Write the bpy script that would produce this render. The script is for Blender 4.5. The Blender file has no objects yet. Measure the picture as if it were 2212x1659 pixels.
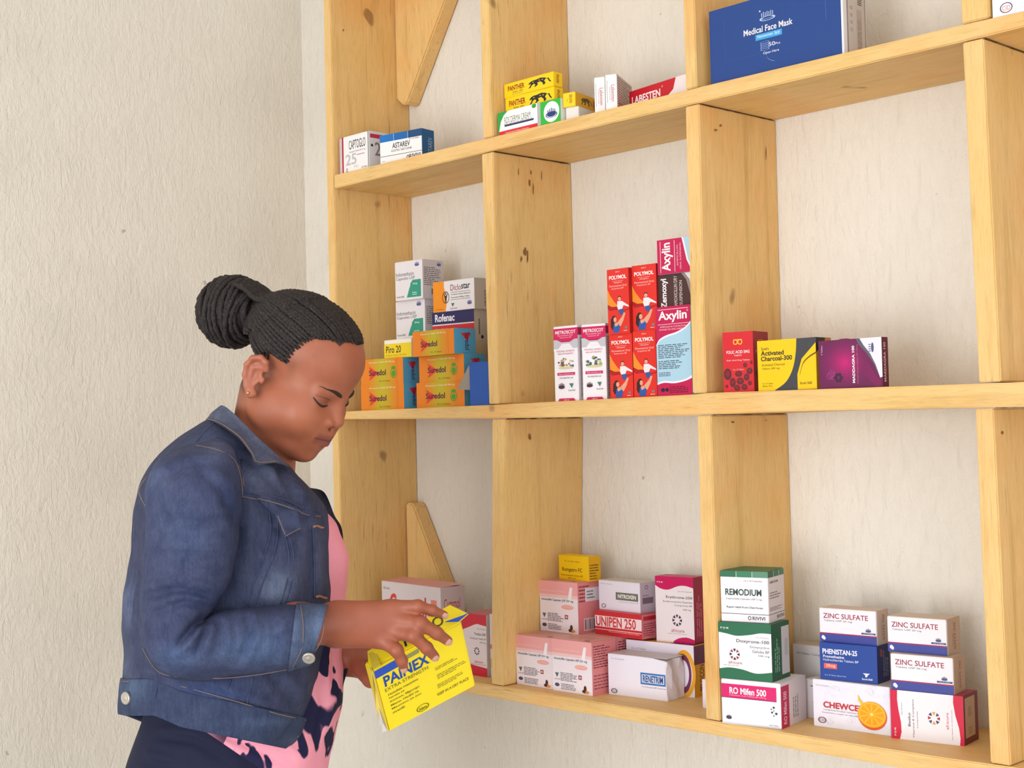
import bpy, bmesh, math, random
import numpy as np
from mathutils import Vector, Matrix
from mathutils.geometry import tessellate_polygon
random.seed(7)
rng = np.random.default_rng(7)
C = bpy.context.scene.collection
SC = bpy.context.scene

# ------------------------------------------------------------------ camera
CAM = np.array([2.22997, -1.67147, 0.46012])
CM = np.array([[0.69533389, 0.03974737, 0.71758688],
               [0.71825696, -0.00390296, -0.69576699],
               [-0.0248542, 0.99920214, -0.03126268]])
FPX = 3064.306
cd = bpy.data.cameras.new('camera'); co = bpy.data.objects.new('camera', cd); C.objects.link(co)
m4 = Matrix([[*CM[0], CAM[0]], [*CM[1], CAM[1]], [*CM[2], CAM[2]], [0, 0, 0, 1]])
co.matrix_world = m4
cd.sensor_width = 36; cd.lens = FPX / 2212 * 36; cd.clip_start = .05
SC.camera = co
# ------------------------------------------------------------------ light
w = bpy.data.worlds.new('world'); SC.world = w; w.use_nodes = True
w.node_tree.nodes['Background'].inputs[0].default_value = (.965, .99, 1.05, 1)
w.node_tree.nodes['Background'].inputs[1].default_value = 1.7
def area(name, loc, target, sx, sy, power, col):
    l = bpy.data.lights.new(name, 'AREA'); l.shape = 'RECTANGLE'; l.size = sx; l.size_y = sy
    l.energy = power; l.color = col
    o = bpy.data.objects.new(name, l); C.objects.link(o); o.location = loc
    o.rotation_euler = (Vector(target) - Vector(loc)).to_track_quat('-Z', 'Y').to_euler()
    return o
area('doorway_daylight', (1.5, -3.6, -.1), (.45, 0, .3), 1.8, 2.0, 55, (.98, .985, 1.0))
SC.view_settings.view_transform = 'Standard'; SC.view_settings.look = 'None'
SC.view_settings.exposure = 0; SC.view_settings.gamma = 1; SC.view_settings.use_curve_mapping = False

# ------------------------------------------------------------------ helpers
def s2l(c):
    c = c / 255.0
    return c / 12.92 if c <= .04045 else ((c + .055) / 1.055) ** 2.4
def lin(rgb): return tuple(s2l(float(v)) for v in rgb)
def pt(u, v, d):
    q = np.array([(u - 1106) / FPX * d, -(v - 829.5) / FPX * d, -d])
    return CAM + CM @ q
_m = {}
def base_mat(name, rgb, rough=.5, metal=0, spec=.5):
    m = bpy.data.materials.new(name); m.use_nodes = True
    b = m.node_tree.nodes['Principled BSDF']
    b.inputs['Base Color'].default_value = (*lin(rgb), 1); b.inputs['Roughness'].default_value = rough
    b.inputs['Metallic'].default_value = metal; b.inputs['Specular IOR Level'].default_value = spec
    return m
def ink(rgb, rough=.42):
    k = (tuple(rgb), rough)
    if k not in _m: _m[k] = base_mat('ink_%02x%02x%02x' % tuple(rgb), rgb, rough, 0, .35)
    return _m[k]
def nodes(m): return m.node_tree.nodes, m.node_tree.links
def noise(m, scale, detail=3, rough=.5, vec=None, dist=0):
    n, l = nodes(m); t = n.new('ShaderNodeTexNoise'); t.inputs['Scale'].default_value = scale
    t.inputs['Detail'].default_value = detail; t.inputs['Roughness'].default_value = rough; t.inputs['Distortion'].default_value = dist
    if vec: l.new(vec, t.inputs['Vector'])
    return t.outputs['Fac']
def ramp(m, fac, stops):
    n, l = nodes(m); r = n.new('ShaderNodeValToRGB'); e = r.color_ramp.elements
    while len(e) < len(stops): e.new(.5)
    for i, (p, c) in enumerate(stops): e[i].position = p; e[i].color = (*c, 1) if len(c) == 3 else c
    l.new(fac, r.inputs[0]); return r.outputs[0]
def mix(m, fac, a, b, mode='MIX'):
    n, l = nodes(m); x = n.new('ShaderNodeMix'); x.data_type = 'RGBA'; x.blend_type = mode
    for i, v in ((0, fac), (6, a), (7, b)):
        if hasattr(v, 'type') and not isinstance(v, (int, float, tuple)): l.new(v, x.inputs[i])
        else: x.inputs[i].default_value = v if i == 0 else (*v, 1)
    return x.outputs[2]
def bump(m, h, strength, dist, prev=None):
    n, l = nodes(m); b = n.new('ShaderNodeBump'); b.inputs['Strength'].default_value = strength
    b.inputs['Distance'].default_value = dist; l.new(h, b.inputs['Height'])
    if prev: l.new(prev, b.inputs['Normal'])
    return b.outputs[0]
def coords(m, which='Object', scale=(1, 1, 1), rnd=0):
    n, l = nodes(m); t = n.new('ShaderNodeTexCoord'); mp = n.new('ShaderNodeMapping')
    mp.inputs['Scale'].default_value = scale; l.new(t.outputs[which], mp.inputs['Vector'])
    if rnd:
        oi = n.new('ShaderNodeObjectInfo'); mu = n.new('ShaderNodeMath'); mu.operation = 'MULTIPLY'; mu.inputs[1].default_value = rnd
        l.new(oi.outputs['Random'], mu.inputs[0]); l.new(mu.outputs[0], mp.inputs['Location'])
    return mp.outputs[0]
def link_in(m, out, sock): m.node_tree.links.new(out, m.node_tree.nodes['Principled BSDF'].inputs[sock])

def mesh_obj(name, V, F, mats, parent=None, mi=None, smooth=False):
    me = bpy.data.meshes.new(name); me.from_pydata([tuple(map(float, v)) for v in V], [], [tuple(map(int, f)) for f in F])
    for m in (mats if isinstance(mats, (list, tuple)) else [mats]): me.materials.append(m)
    if mi is not None: me.polygons.foreach_set('material_index', np.array(mi, dtype=np.int32))
    if smooth: me.polygons.foreach_set('use_smooth', np.ones(len(me.polygons), dtype=bool))
    me.update()
    o = bpy.data.objects.new(name, me); C.objects.link(o)
    if parent: o.parent = parent
    return o
def bm_obj(name, bm, mats, parent=None, smooth=False):
    me = bpy.data.meshes.new(name); bm.normal_update(); bm.to_mesh(me); bm.free()
    for m in (mats if isinstance(mats, (list, tuple)) else [mats]): me.materials.append(m)
    if smooth: me.polygons.foreach_set('use_smooth', np.ones(len(me.polygons), dtype=bool))
    o = bpy.data.objects.new(name, me); C.objects.link(o)
    if parent: o.parent = parent
    return o
def tag(o, label=None, cat=None, group=None, kind=None):
    if label: o['label'] = label
    if cat: o['category'] = cat
    if group: o['group'] = group
    if kind: o['kind'] = kind
    return o
def empty(name, loc=(0, 0, 0), rz=0):
    o = bpy.data.objects.new(name, None); C.objects.link(o); o.location = loc; o.rotation_euler = (0, 0, rz)
    o.empty_display_size = .02; return o
def prism(poly, y0, y1, bev=.0012, axis='y'):
    """poly in X-Z, extruded along Y, soft edges"""
    bm = bmesh.new()
    a = [bm.verts.new((x, y0, z)) for x, z in poly]; b = [bm.verts.new((x, y1, z)) for x, z in poly]
    n = len(poly); bm.faces.new(a); bm.faces.new(b[::-1])
    for i in range(n): bm.faces.new((a[(i + 1) % n], a[i], b[i], b[(i + 1) % n]))
    bmesh.ops.recalc_face_normals(bm, faces=bm.faces)
    if bev: bmesh.ops.bevel(bm, geom=[e for e in bm.edges if e.calc_face_angle(0) > .5], offset=bev, segments=2, affect='EDGES')
    return bm
def tube(path, rad, n=8, cap=True):
    """tube along 3D points; rad scalar or list -> V,F"""
    P = np.array(path, float); m = len(P)
    R_ = np.full(m, rad) if np.isscalar(rad) else np.array(rad, float)
    T = np.gradient(P, axis=0); T /= np.linalg.norm(T, axis=1)[:, None] + 1e-12
    up = np.array([0, 0, 1.]) if abs(T[0][2]) < .9 else np.array([1., 0, 0])
    V = []; a = None
    for i in range(m):
        if a is None: a = np.cross(T[i], up)
        else: a = a - T[i] * (a @ T[i])
        a = a / (np.linalg.norm(a) + 1e-12); b = np.cross(T[i], a)
        for k in range(n):
            t = 2 * math.pi * k / n; V.append(P[i] + R_[i] * (math.cos(t) * a + math.sin(t) * b))
    F = []
    for i in range(m - 1):
        for k in range(n):
            F.append((i * n + k, i * n + (k + 1) % n, (i + 1) * n + (k + 1) % n, (i + 1) * n + k))
    if cap: F.append(tuple(range(n))[::-1]); F.append(tuple(range((m - 1) * n, m * n)))
    return V, F
def join(parts):
    V = []; F = []
    for v, f in parts:
        o = len(V); V += list(v); F += [tuple(i + o for i in q) for q in f]
    return V, F
def catmull(P, sub):
    P = np.array(P, float); Q = []
    for i in range(len(P) - 1):
        p0 = P[max(i - 1, 0)]; p1 = P[i]; p2 = P[i + 1]; p3 = P[min(i + 2, len(P) - 1)]
        for s in range(sub):
            t = s / sub
            Q.append(.5 * ((2 * p1) + (-p0 + p2) * t + (2 * p0 - 5 * p1 + 4 * p2 - p3) * t * t + (-p0 + 3 * p1 - 3 * p2 + p3) * t ** 3))
    Q.append(P[-1]); return np.array(Q)

# ------------------------------------------------------------------ materials
def wall_mat(name, rgb):
    m = base_mat(name, rgb, .92, 0, .2); v = coords(m)
    n1 = noise(m, 3.2, 5, .6, v); n2 = noise(m, 55, 5, .6, v); n3 = noise(m, 260, 3, .6, v)
    vs = coords(m, scale=(1, 1, .35)); n4 = noise(m, 90, 4, .65, vs, 1.2)
    c = [np.array(lin(rgb)) * k for k in (.93, 1.0, 1.04)]
    col = ramp(m, n1, [(.3, tuple(c[0])), (.52, tuple(c[1])), (.75, tuple(np.minimum(c[2], .95)))])
    sp = ramp(m, noise(m, 38, 2, .5, v), [(.742, (0, 0, 0)), (.765, (1, 1, 1))])
    sp2 = ramp(m, noise(m, 9, 2, .5, v), [(.5, (0, 0, 0)), (.6, (1, 1, 1))])
    spk = mix(m, 1.0, sp, sp2, 'MULTIPLY')
    n, l = nodes(m); bw = n.new('ShaderNodeMath'); bw.operation = 'MULTIPLY'; bw.inputs[1].default_value = .45
    l.new(spk, bw.inputs[0])
    col = mix(m, bw.outputs[0], col, lin((120, 112, 98)))
    link_in(m, col, 'Base Color')
    b = bump(m, n1, .6, .01); b = bump(m, n4, .8, .0034, b); b = bump(m, n2, .6, .0026, b); b = bump(m, n3, .35, .0008, b)
    link_in(m, b, 'Normal'); return m
def wood_mat(name, grain, base, amp=1.0):
    m = base_mat(name, base, .55, 0, .35)
    s = [14, 14, 14]; s['xyz'.index(grain)] = 1.1
    v = coords(m, scale=tuple(s), rnd=9); vi = coords(m, rnd=5)
    g = noise(m, 3.2, 6, .62, v, .6); g2 = noise(m, 14, 3, .5, v, .3); bl = noise(m, 7, 3, .5, vi)
    b = np.array(lin(base))
    col = ramp(m, g, [(.25, tuple(b * np.array([.78, .72, .58]) ** amp)), (.45, tuple(b * .97)), (.6, tuple(b)), (.8, tuple(np.minimum(b * np.array([1.08, 1.07, 1.08]), .95)))])
    tone = ramp(m, bl, [(.3, (1.0, .84, .70)), (.5, (1, 1, 1)), (.7, (.96, .95, .84))])
    col = mix(m, .8, col, tone, 'MULTIPLY')
    streak = ramp(m, g2, [(.63, (0, 0, 0)), (.72, (1, 1, 1))])
    patch = ramp(m, noise(m, 5.5, 2, .5, vi), [(.5, (0, 0, 0)), (.62, (1, 1, 1))])
    stk = mix(m, 1.0, streak, patch, 'MULTIPLY')
    n, l = nodes(m); bw = n.new('ShaderNodeMath'); bw.operation = 'MULTIPLY'; bw.inputs[1].default_value = .5
    l.new(stk, bw.inputs[0])
    col = mix(m, bw.outputs[0], col, lin((120, 84, 40)))
    kn = ramp(m, noise(m, 16, 1, .4, vi), [(.765, (0, 0, 0)), (.8, (1, 1, 1))])
    k2 = n.new('ShaderNodeMath'); k2.operation = 'MULTIPLY'; k2.inputs[1].default_value = .6; l.new(kn, k2.inputs[0])
    col = mix(m, k2.outputs[0], col, lin((104, 66, 30)))
    big = ramp(m, noise(m, 26, 5, .7, v), [(.36, (.84, .80, .72)), (.5, (1, 1, 1)), (.66, (1.06, 1.05, 1.04))]); col = mix(m, .6, col, big, 'MULTIPLY')
    link_in(m, col, 'Base Color')
    bb = bump(m, g, .35, .0012); bb = bump(m, g2, .3, .0006, bb); link_in(m, bb, 'Normal'); return m
M_wall = wall_mat('plaster_shelf_wall', (232, 226, 214)); M_wall2 = wall_mat('plaster_left_wall', (230, 224, 211))
WOOD = (231, 192, 126)
M_wx = wood_mat('wood_grain_lengthwise', 'x', WOOD); M_wz = wood_mat('wood_grain_upright', 'z', WOOD)
M_gap = base_mat('dark_joint_gap', (70, 46, 26), .9)

# ------------------------------------------------------------------ room
D = .1947; WX = -.343; FZ = -.95; CZ = 1.85
def plane(name, pts, m, sub=0):
    o = mesh_obj(name, pts, [(0, 1, 2, 3)], m); return tag(o, kind='structure')
def slab(name, lo, hi, m):
    bm = bmesh.new(); bmesh.ops.create_cube(bm, size=1)
    for v in bm.verts: v.co = Vector([lo[i] + (v.co[i] + .5) * (hi[i] - lo[i]) for i in range(3)])
    return tag(bm_obj(name, bm, m), kind='structure')
slab('wall_back', (WX - .15, D, FZ - .1), (3.65, D + .15, CZ + .1), M_wall)
slab('wall_left', (WX - .15, -4.4, FZ - .1), (WX, D, CZ + .1), M_wall2)
M_floor = base_mat('cement_floor', (150, 140, 126), .8)
link_in(M_floor, ramp(M_floor, noise(M_floor, 4, 5, .6, coords(M_floor)), [(.3, lin((146, 142, 136))), (.7, lin((184, 180, 172)))]), 'Base Color')
slab('floor', (WX - .15, -4.4, FZ - .1), (3.65, D + .15, FZ), M_floor)
M_ceil = base_mat('painted_ceiling', (232, 228, 222), .9)
slab('ceiling', (WX - .15, -4.4, CZ), (3.65, D + .15, CZ + .1), M_ceil)

# ------------------------------------------------------------------ shelving unit
shelf = tag(empty('shelving_unit', (0, 0, 0)), 'yellow-tan wooden pigeonhole shelving unit fixed to the white wall', 'shelving')
YB = D - .0004
T1t = [(.0243, .9613), (.4616, .9614), (.9262, .9617), (1.3662, .9606), (1.4307, .9591), (1.83, .959)]
T1b = [(.0243, .9350), (.4759, .9379), (.9227, .9385), (1.3754, .9391), (1.43, .9399), (1.83, .94)]
T2t = [(.0243, .5006), (.4464, .5013), (.8954, .5041), (.9198, .5054), (1.3539, .5018), (1.4134, .5017), (1.83, .502)]
T2b = [(.0243, .4860), (.4514, .478), (.896, .473), (1.054, .4744), (1.3306, .472), (1.4122, .4709), (1.83, .471)]
T3t = [(.0243, .0200), (.3998, .0203), (.4659, .0214), (.5893, .0217), (.9012, .0216), (1.0373, .0213), (1.2944, .0231), (1.376, .025), (1.83, .026)]
T3b = [(.0243, -.001), (.3794, -.0004), (.4802, -.0004), (.5895, -.0009), (.861, .0012), (1.0576, .0002), (1.83, .001)]
T0 = [(.0243, 1.412), (1.83, 1.412)], [(.0243, 1.388), (1.83, 1.388)]
for t, b in ((T1t, T1b), (T2t, T2b), (T3t, T3b), T0):
    bm = prism(t[::-1] + b, -.0012, YB, .0016)
    bm_obj('shelf_board', bm, M_wx, shelf)
def upright(Lt, Rt, Lb, Rb, zt, zb, zbR=None):
    g = .0012
    poly = [(Lt, zt - g), (Lb, zb + g), (Rb, (zbR or zb) + g), (Rt, zt - g)]
    bm_obj('upright_board', prism(poly, .0, YB, .0015), M_wz, shelf)
bm_obj('upright_board', prism([(.0006, 1.412), (-.0004, .75), (.0004, -.0012), (.0208, -.0012), (.0236, .75), (.0236, 1.412)], -.0008, YB, .0016), M_wz, shelf)
upright(.4493, .4744, .4493, .4744, 1.388, .9614)
upright(.4443, .4731, .4476, .4734, .9374, .5016)
upright(.4545, .4867, .4369, .466, .4775, .0212)
upright(.897, .9185, .897, .9185, 1.388, .9617)
upright(.8954, .9217, .8935, .9191, .9384, .5046)
upright(.901, .927, .901, .9271, .4730, .0216)
upright(1.3464, 1.3834, 1.3473, 1.385, 1.388, .9606)
upright(1.3476, 1.376, 1.3537, 1.3832, .9388, .5022)
upright(1.3476, 1.3719, 1.3511, 1.378, .4712, .0248)
for zt, zb in ((1.388, .9592), (.9398, .502), (.4708, .026)): upright(1.805, 1.83, 1.805, 1.83, zt, zb)
bm_obj('corner_gusset', prism([(.0238, 1.386), (.0238, 1.133), (.041, 1.120), (.052, 1.117), (.058, 1.12), (.236, 1.386)], D - .034, YB, .003), M_wz, shelf)
bm_obj('corner_gusset', prism([(.0238, .3155), (.040, .316), (.048, .312), (.2095, .0206), (.0238, .0206)], D - .034, YB, .003), M_wz, shelf)
# dark shrinkage gaps where the uprights meet the boards
def gap(x0, x1, z, y0=.004, y1=.185, t=.0016):
    V = []; F = []; n = 14
    for i in range(n + 1):
        y = y0 + (y1 - y0) * i / n; tt = t * (.35 + random.random())
        V += [(x1 + .0003, y, z), (x1 + .0003, y, z - tt)]
        if i: k = 2 * i; F.append((k - 2, k, k + 1, k - 1))
    mesh_obj('joint_gap', V, F, M_gap, shelf)
gap(.4443, .4731, .9378, t=.0022); gap(.8954, .9217, .9383); gap(1.3476, 1.376, .939); gap(.4545, .4866, .4778, t=.0018); gap(.901, .927, .473, t=.001)
gap(1.3476, 1.3718, .4712, t=.001)
def on_x(u, v, X):
    d = pt(u, v, 1.0) - CAM; return CAM + d * ((X - CAM[0]) / d[0])
M_knot = base_mat('dark_wood_knot', (140, 94, 48), .8); M_crack = base_mat('split_in_wood', (116, 76, 40), .9)
for u, v, X, a, b, m in ((1147, 372, .4736, 1.6, 7, M_crack), (1144, 396, .4736, 3, 11, M_knot), (1152, 406, .4736, 1.4, 18, M_crack), (1134, 545, .4738, 7, 14, M_knot), (1140, 552, .4738, 2, 24, M_crack), (1126, 560, .4738, 3, 8, M_knot), (1170, 380, .4736, 1, 14, M_crack), (1120, 372, .4736, 1, 12, M_crack),
                       (1144, 944, .4872, 4, 9, M_knot), (1557, 271, .9222, 3, 4, M_knot), (1546, 281, .9222, 5, 3, M_knot), (1583, 912, .9276, 4, 3, M_knot), (1655, 908, .9276, 2, 2, M_knot), (2165, 934, 1.3722, 4, 6, M_knot), (742, 65, .0241, 2, 4, M_knot), (1655, 330, .9222, 1, 20, M_crack)):
    P = []
    for i in range(12):
        t = 2 * math.pi * i / 12; k = .45 + .45 * random.random(); P.append(on_x(u + a * math.cos(t) * k, v + b * math.sin(t) * k, X + .0004))
    mesh_obj('wood_knot', P, [tuple(range(12))], m, shelf)
# ------------------------------------------------------------------ printed cartons
_txt = {}
def text_geo(s, bold):
    k = (s, bold)
    if k in _txt: return _txt[k]
    c = bpy.data.curves.new('lettering', 'FONT'); c.body = s; c.size = 1; c.resolution_u = 3; c.fill_mode = 'FRONT' if hasattr(c, 'fill_mode') else c.fill_mode
    c.offset = {0: 0, 1: .013, 2: .026}[bold]
    o = bpy.data.objects.new('lettering', c); me = o.to_mesh()
    V = np.array([(v.co.x, v.co.y) for v in me.vertices]); F = [tuple(p.vertices) for p in me.polygons]
    o.to_mesh_clear(); bpy.data.objects.remove(o); bpy.data.curves.remove(c)
    mn, mx = V.min(0), V.max(0); V = (V - mn) / (mx - mn)
    _txt[k] = (V, F); return _txt[k]
class Face:
    def __init__(s, W, H): s.W, s.H, s.V, s.F, s.I, s.cols, s.n = W, H, [], [], [], [], 0
    def add(s, pts, faces, col):
        if col not in s.cols: s.cols.append(col)
        o = len(s.V); z = .00014 + .00002 * s.n; s.n += 1
        s.V += [(x * s.W, y * s.H, z) for x, y in pts]; s.F += [tuple(i + o for i in f) for f in faces]
        s.I += [s.cols.index(col)] * len(faces)
    def poly(s, pts, col):
        t = tessellate_polygon([[Vector((x, y, 0)) for x, y in pts]]); s.add(pts, [tuple(q) for q in t], col)
    def rect(s, x0, y0, x1, y1, col): s.add([(x0, y0), (x1, y0), (x1, y1), (x0, y1)], [(0, 1, 2, 3)], col)
    def ell(s, cx, cy, rx, ry, col, n=22, a0=0, a1=2 * math.pi, ring=0):
        if ring:
            P = []; 
            for i in range(n + 1):
                a = a0 + (a1 - a0) * i / n; P += [(cx + rx * math.cos(a), cy + ry * math.sin(a)), (cx + rx * (1 - ring) * math.cos(a), cy + ry * (1 - ring) * math.sin(a))]
            s.add(P, [(2 * i, 2 * i + 2, 2 * i + 3, 2 * i + 1) for i in range(n)], col)
        else:
            s.add([(cx + rx * math.cos(a0 + (a1 - a0) * i / n), cy + ry * math.sin(a0 + (a1 - a0) * i / n)) for i in range(n)], [tuple(range(n))], col)
    def text(s, t, x0, y0, x1, y1, col, bold=0, rot=0):
        V, F = text_geo(t, bold)
        if rot == 0: P = [(x0 + a * (x1 - x0), y0 + b * (y1 - y0)) for a, b in V]
        elif rot == 90: P = [(x1 - b * (x1 - x0), y0 + a * (y1 - y0)) for a, b in V]
        else: P = [(x0 + b * (x1 - x0), y1 - a * (y1 - y0)) for a, b in V]
        s.add(P, F, col)
    def micro(s, x0, y0, x1, y1, rows, col, rot=0, fill=.42):
        P = []; F = []
        for r in range(rows):
            x = 0; L = 1 - random.random() * .4
            while x < L:
                ww = min(.06 + random.random() * .16, L - x); a0 = (r + .5 - fill / 2) / rows; a1 = (r + .5 + fill / 2) / rows
                q = [(x, a0), (x + ww, a0), (x + ww, a1), (x, a1)]
                o = len(P)
                for a, b in q: P.append((x0 + a * (x1 - x0), y0 + b * (y1 - y0)) if not rot else (x0 + b * (x1 - x0), y0 + a * (y1 - y0)))
                F.append((o, o + 1, o + 2, o + 3)); x += ww + .03
        s.add(P, F, col)
    def wave(s, pts, yb, col):
        """band between base line yb and a smooth line through pts"""
        c = catmull(pts, 6); s.poly([(pts[-1][0], yb), (pts[0][0], yb)] + [tuple(p) for p in c], col)
    def crown(s, x, y, r, col):
        k = s.W / s.H
        s.ell(x, y, r, r * .42 * k, col, 14)
        for i in range(5): a = x + (i - 2) * r * .38; s.rect(a - r * .09, y + r * .2 * k, a + r * .09, y + r * (1.0 - .15 * abs(i - 2)) * k, col)
    def radial(s, x, y, r, cols, n=8):
        k = s.W / s.H
        for i in range(n):
            a = 2 * math.pi * i / n; c, q = math.cos(a), math.sin(a); p = []
            for (ra, da) in ((.5, -.1), (1, -.22), (1, .22), (.5, .1)): p.append((x + r * ra * math.cos(a + da * 1.3), y + r * ra * math.sin(a + da * 1.3) * k))
            s.add(p, [(0, 1, 2, 3)], cols[i % len(cols)])
    def build(s, name, parent, xf):
        if not s.F: return None
        return mesh_obj(name, [xf(*v) for v in s.V], s.F, [ink(c) for c in s.cols], parent, s.I)
WH = (240, 236, 234); BK = (38, 36, 40); GY = (130, 128, 130); LG = (200, 196, 198)
def carton_mesh(w, d, h, col, root, crush=0):
    bm = bmesh.new(); bmesh.ops.create_cube(bm, size=1)
    for v in bm.verts: v.co = Vector(((v.co.x + .5) * w, (v.co.y + .5) * d, (v.co.z + .5) * (h - .0006)))
    bmesh.ops.bevel(bm, geom=list(bm.edges), offset=.0007, segments=2, affect='EDGES')
    if crush:
        bmesh.ops.subdivide_edges(bm, edges=list(bm.edges), cuts=3, use_grid_fill=True)
        for v in bm.verts:
            k = max(0, (v.co.x / w - .72) / .28); t = v.co.z / h
            v.co.x -= crush * k * (.5 + .5 * math.sin(9 * v.co.y / d + 4 * t)) * (.3 + t); v.co.z -= crush * .7 * k * (t > .8) * (1 - v.co.y / d)
    o = bm_obj('carton', bm, ink(col), root)
    return o
def lid(w, d, h, col, root, lift=0.0, side=0):
    """the tucked closing flap on top: a thin card with a slit along its front edge"""
    t = .0005; e = .0006; V = []
    a = lift
    for zz in (h - t, h):
        V += [(e, e, zz), (w - e, e, zz), (w - e, d - e, zz + a), (e, d - e, zz + a)]
    mesh_obj('lid_flap', V, [(3, 2, 1, 0), (4, 5, 6, 7), (0, 1, 5, 4), (1, 2, 6, 5), (2, 3, 7, 6), (3, 0, 4, 7)], ink(col), root)
def carton(pos, yaw, dim, col, label, cat='medicine box', group=None, front=None, side=None, top=None, lidc=None, name='medicine_carton', crush=0, lift=0.0):
    w, h, d = dim; root = empty(name, pos, math.radians(yaw)); tag(root, label, cat, group)
    carton_mesh(w, d, h, col, root, crush)
    lid(w, d, h, lidc or col, root, lift)
    if front:
        f = Face(w, h); front(f); f.build('front_print', root, lambda u, v, z: (u, -z, v))
    if side:
        f = Face(d, h); side(f); f.build('side_print', root, lambda u, v, z: (w + z, u, v))
    if top:
        f = Face(w, d); top(f); f.build('top_print', root, lambda u, v, z: (u, v, h + z))
    return root
A = 'medicines on the shelves'
# ---- top row, first cell
def d_capt(f):
    R = (176, 40, 62)
    f.rect(.015, 0, .035, 1, R); f.rect(.06, 0, .072, 1, BK); f.rect(.10, 0, .155, 1, R); f.rect(.955, 0, .965, 1, BK); f.rect(.975, 0, .985, 1, (60, 110, 80))
    f.text('CAPTOGLO', .34, .62, .88, .86, (52, 44, 44), 0); f.text('Captopril Tablets BP 25 mg', .34, .52, .88, .57, GY)
    f.text('25', .22, .2, .58, .5, (190, 188, 190), 1); f.text('MG', .5, .1, .64, .17, LG); f.micro(.6, .42, .9, .46, 1, (150, 60, 80)); f.ell(.26, .08, .03, .05, BK, ring=.3); f.text('10x10 Tablets', .74, .05, .93, .1, GY)
def s_capt(f):
    f.rect(0, 0, 1, 1, (208, 204, 206)); f.rect(.05, .82, 1, .93, (176, 40, 62)); f.text('25', .3, .35, .95, .72, (120, 118, 122), 1); f.ell(.15, .62, .06, .04, BK)
carton((.0298, .008, .9613), 0, (.0944, .0715, .0447), WH, 'white carton with red stripes and a large grey 25, far left of the top row', group=A, front=d_capt, side=s_capt)
def d_ast(f):
    for i, c in enumerate(((24, 112, 186), (28, 100, 168), (26, 72, 118))): f.rect(i / 3 + (.008 if i else 0), .76, (i + 1) / 3, 1, c)
    f.text('ASTAREV', .3, .5, .72, .68, BK, 1); f.text("GLUCOTROL TABLETS USP 400", .27, .39, .76, .46, BK); f.rect(0, .27, 1, .285, BK); f.text('RIVIVI', .7, .08, .96, .22, BK, 1); f.ell(.665, .14, .03, .06, BK, ring=.4); f.text('10 x 10 Tablets', .7, .7, .94, .745, BK); f.micro(.05, .1, .13, .13, 1, BK)
def s_ast(f): f.rect(0, 0, 1, 1, (22, 92, 148)); f.text('ASTAREV', .5, .12, .85, .75, (150, 190, 220), 0, 90)
carton((.1538, .010, .9613), 9.3, (.1035, .0563, .0351), WH, 'white and blue carton beside the one with the grey 25', group=A, front=d_ast, side=s_ast)
# ---- top row, second cell
Y1 = (250, 208, 20); MR = (150, 32, 26)
def panther(f, x, y, s, col=BK):
    k = 1.0
    P = [(0, .55), (.08, .75), (.2, .85), (.35, .86), (.55, .95), (.75, .85), (.88, .62), (.93, .35), (1.0, .2), (1.03, .28), (.97, .45), (.92, .72), (.8, .72), (.72, .5), (.78, .25), (.72, .08), (.66, .1), (.66, .3), (.55, .55), (.4, .5), (.44, .28), (.33, .1), (.25, .12), (.33, .3), (.26, .48), (.16, .35), (.1, .12), (.02, .05), (.02, .12), (.08, .3), (.12, .55), (.04, .48)]
    f.poly([(x + a * s, y + b * .62) for a, b in P], col)
    for a, b in ((.22, .66), (.5, .72), (.64, .7)): f.ell(x + a * s, y + b * .62, .018, .03, (214, 176, 40), 8)
def d_pan(f):
    f.text('PANTHER', .08, .42, .42, .78, MR, 2); f.text('ROLL ON', .18, .24, .38, .34, BK, 1); f.micro(.16, .12, .4, .17, 1, BK); panther(f, .5, .2, .44)
def s_pan(f): f.text('PANTHER', .35, .25, .62, .85, MR, 1, 90); f.micro(.3, .3, .34, .7, 1, BK, 1)
carton((.4788, .0270, 1.0027), 1.1, (.1161, .0284, .0222), Y1, 'yellow roll-on carton with a black cat lying on the green and white cream box', group='yellow roll-on cartons', front=d_pan, side=s_pan)
carton((.4767, .0270, 1.0312), 0, (.1195, .0244, .0216), Y1, 'yellow roll-on carton with a black cat drawing, topmost of the stack', group='yellow roll-on cartons', front=d_pan, side=s_pan)
def d_derma(f):
    G = (44, 160, 66); f.rect(0, 0, .64, 1, G); f.poly([(.02, .0), (.02, .2), (.05, .6), (.1, .85), (.17, 1), (.64, 1), (.64, 0)], (244, 240, 238))
    f.rect(.015, 0, .64, .2, (214, 42, 48)); f.text('RDS DERMA CREAM', .11, .5, .53, .75, (92, 112, 60), 0); f.rect(.11, .36, .58, .44, (40, 50, 92)); f.micro(.1, .44, .56, .49, 1, (150, 120, 80)); f.text('Clotrimazole Betamethasone', .12, .07, .5, .13, (250, 220, 220))
    f.ell(.59, .93, .035, .09, G); f.rect(.64, 0, .69, 1, (178, 178, 176)); f.rect(.69, 0, 1, 1, (50, 178, 60)); f.ell(.86, .52, .12, .42, (240, 244, 240)); f.crown(.86, .42, .07, (40, 60, 120)); f.ell(.86, .4, .09, .13, (40, 60, 120), ring=.16)
carton((.4790, .008, .9614), .2, (.1495, .0411, .035), (230, 232, 226), 'white, red and green carton of skin cream at the front of the shelf', group=A, front=d_derma)
carton((.6330, .0160, .9615), 14, (.024, .0240, .07), (226, 222, 214), 'small white carton under the end-on yellow one', group=A)
def s_pan2(f): f.rect(0, 0, 1, 1, (224, 168, 14)); panther(f, .25, .2, .5, (70, 52, 20)); f.text('PANTHER', .8, .2, .95, .8, MR, 1)
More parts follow.
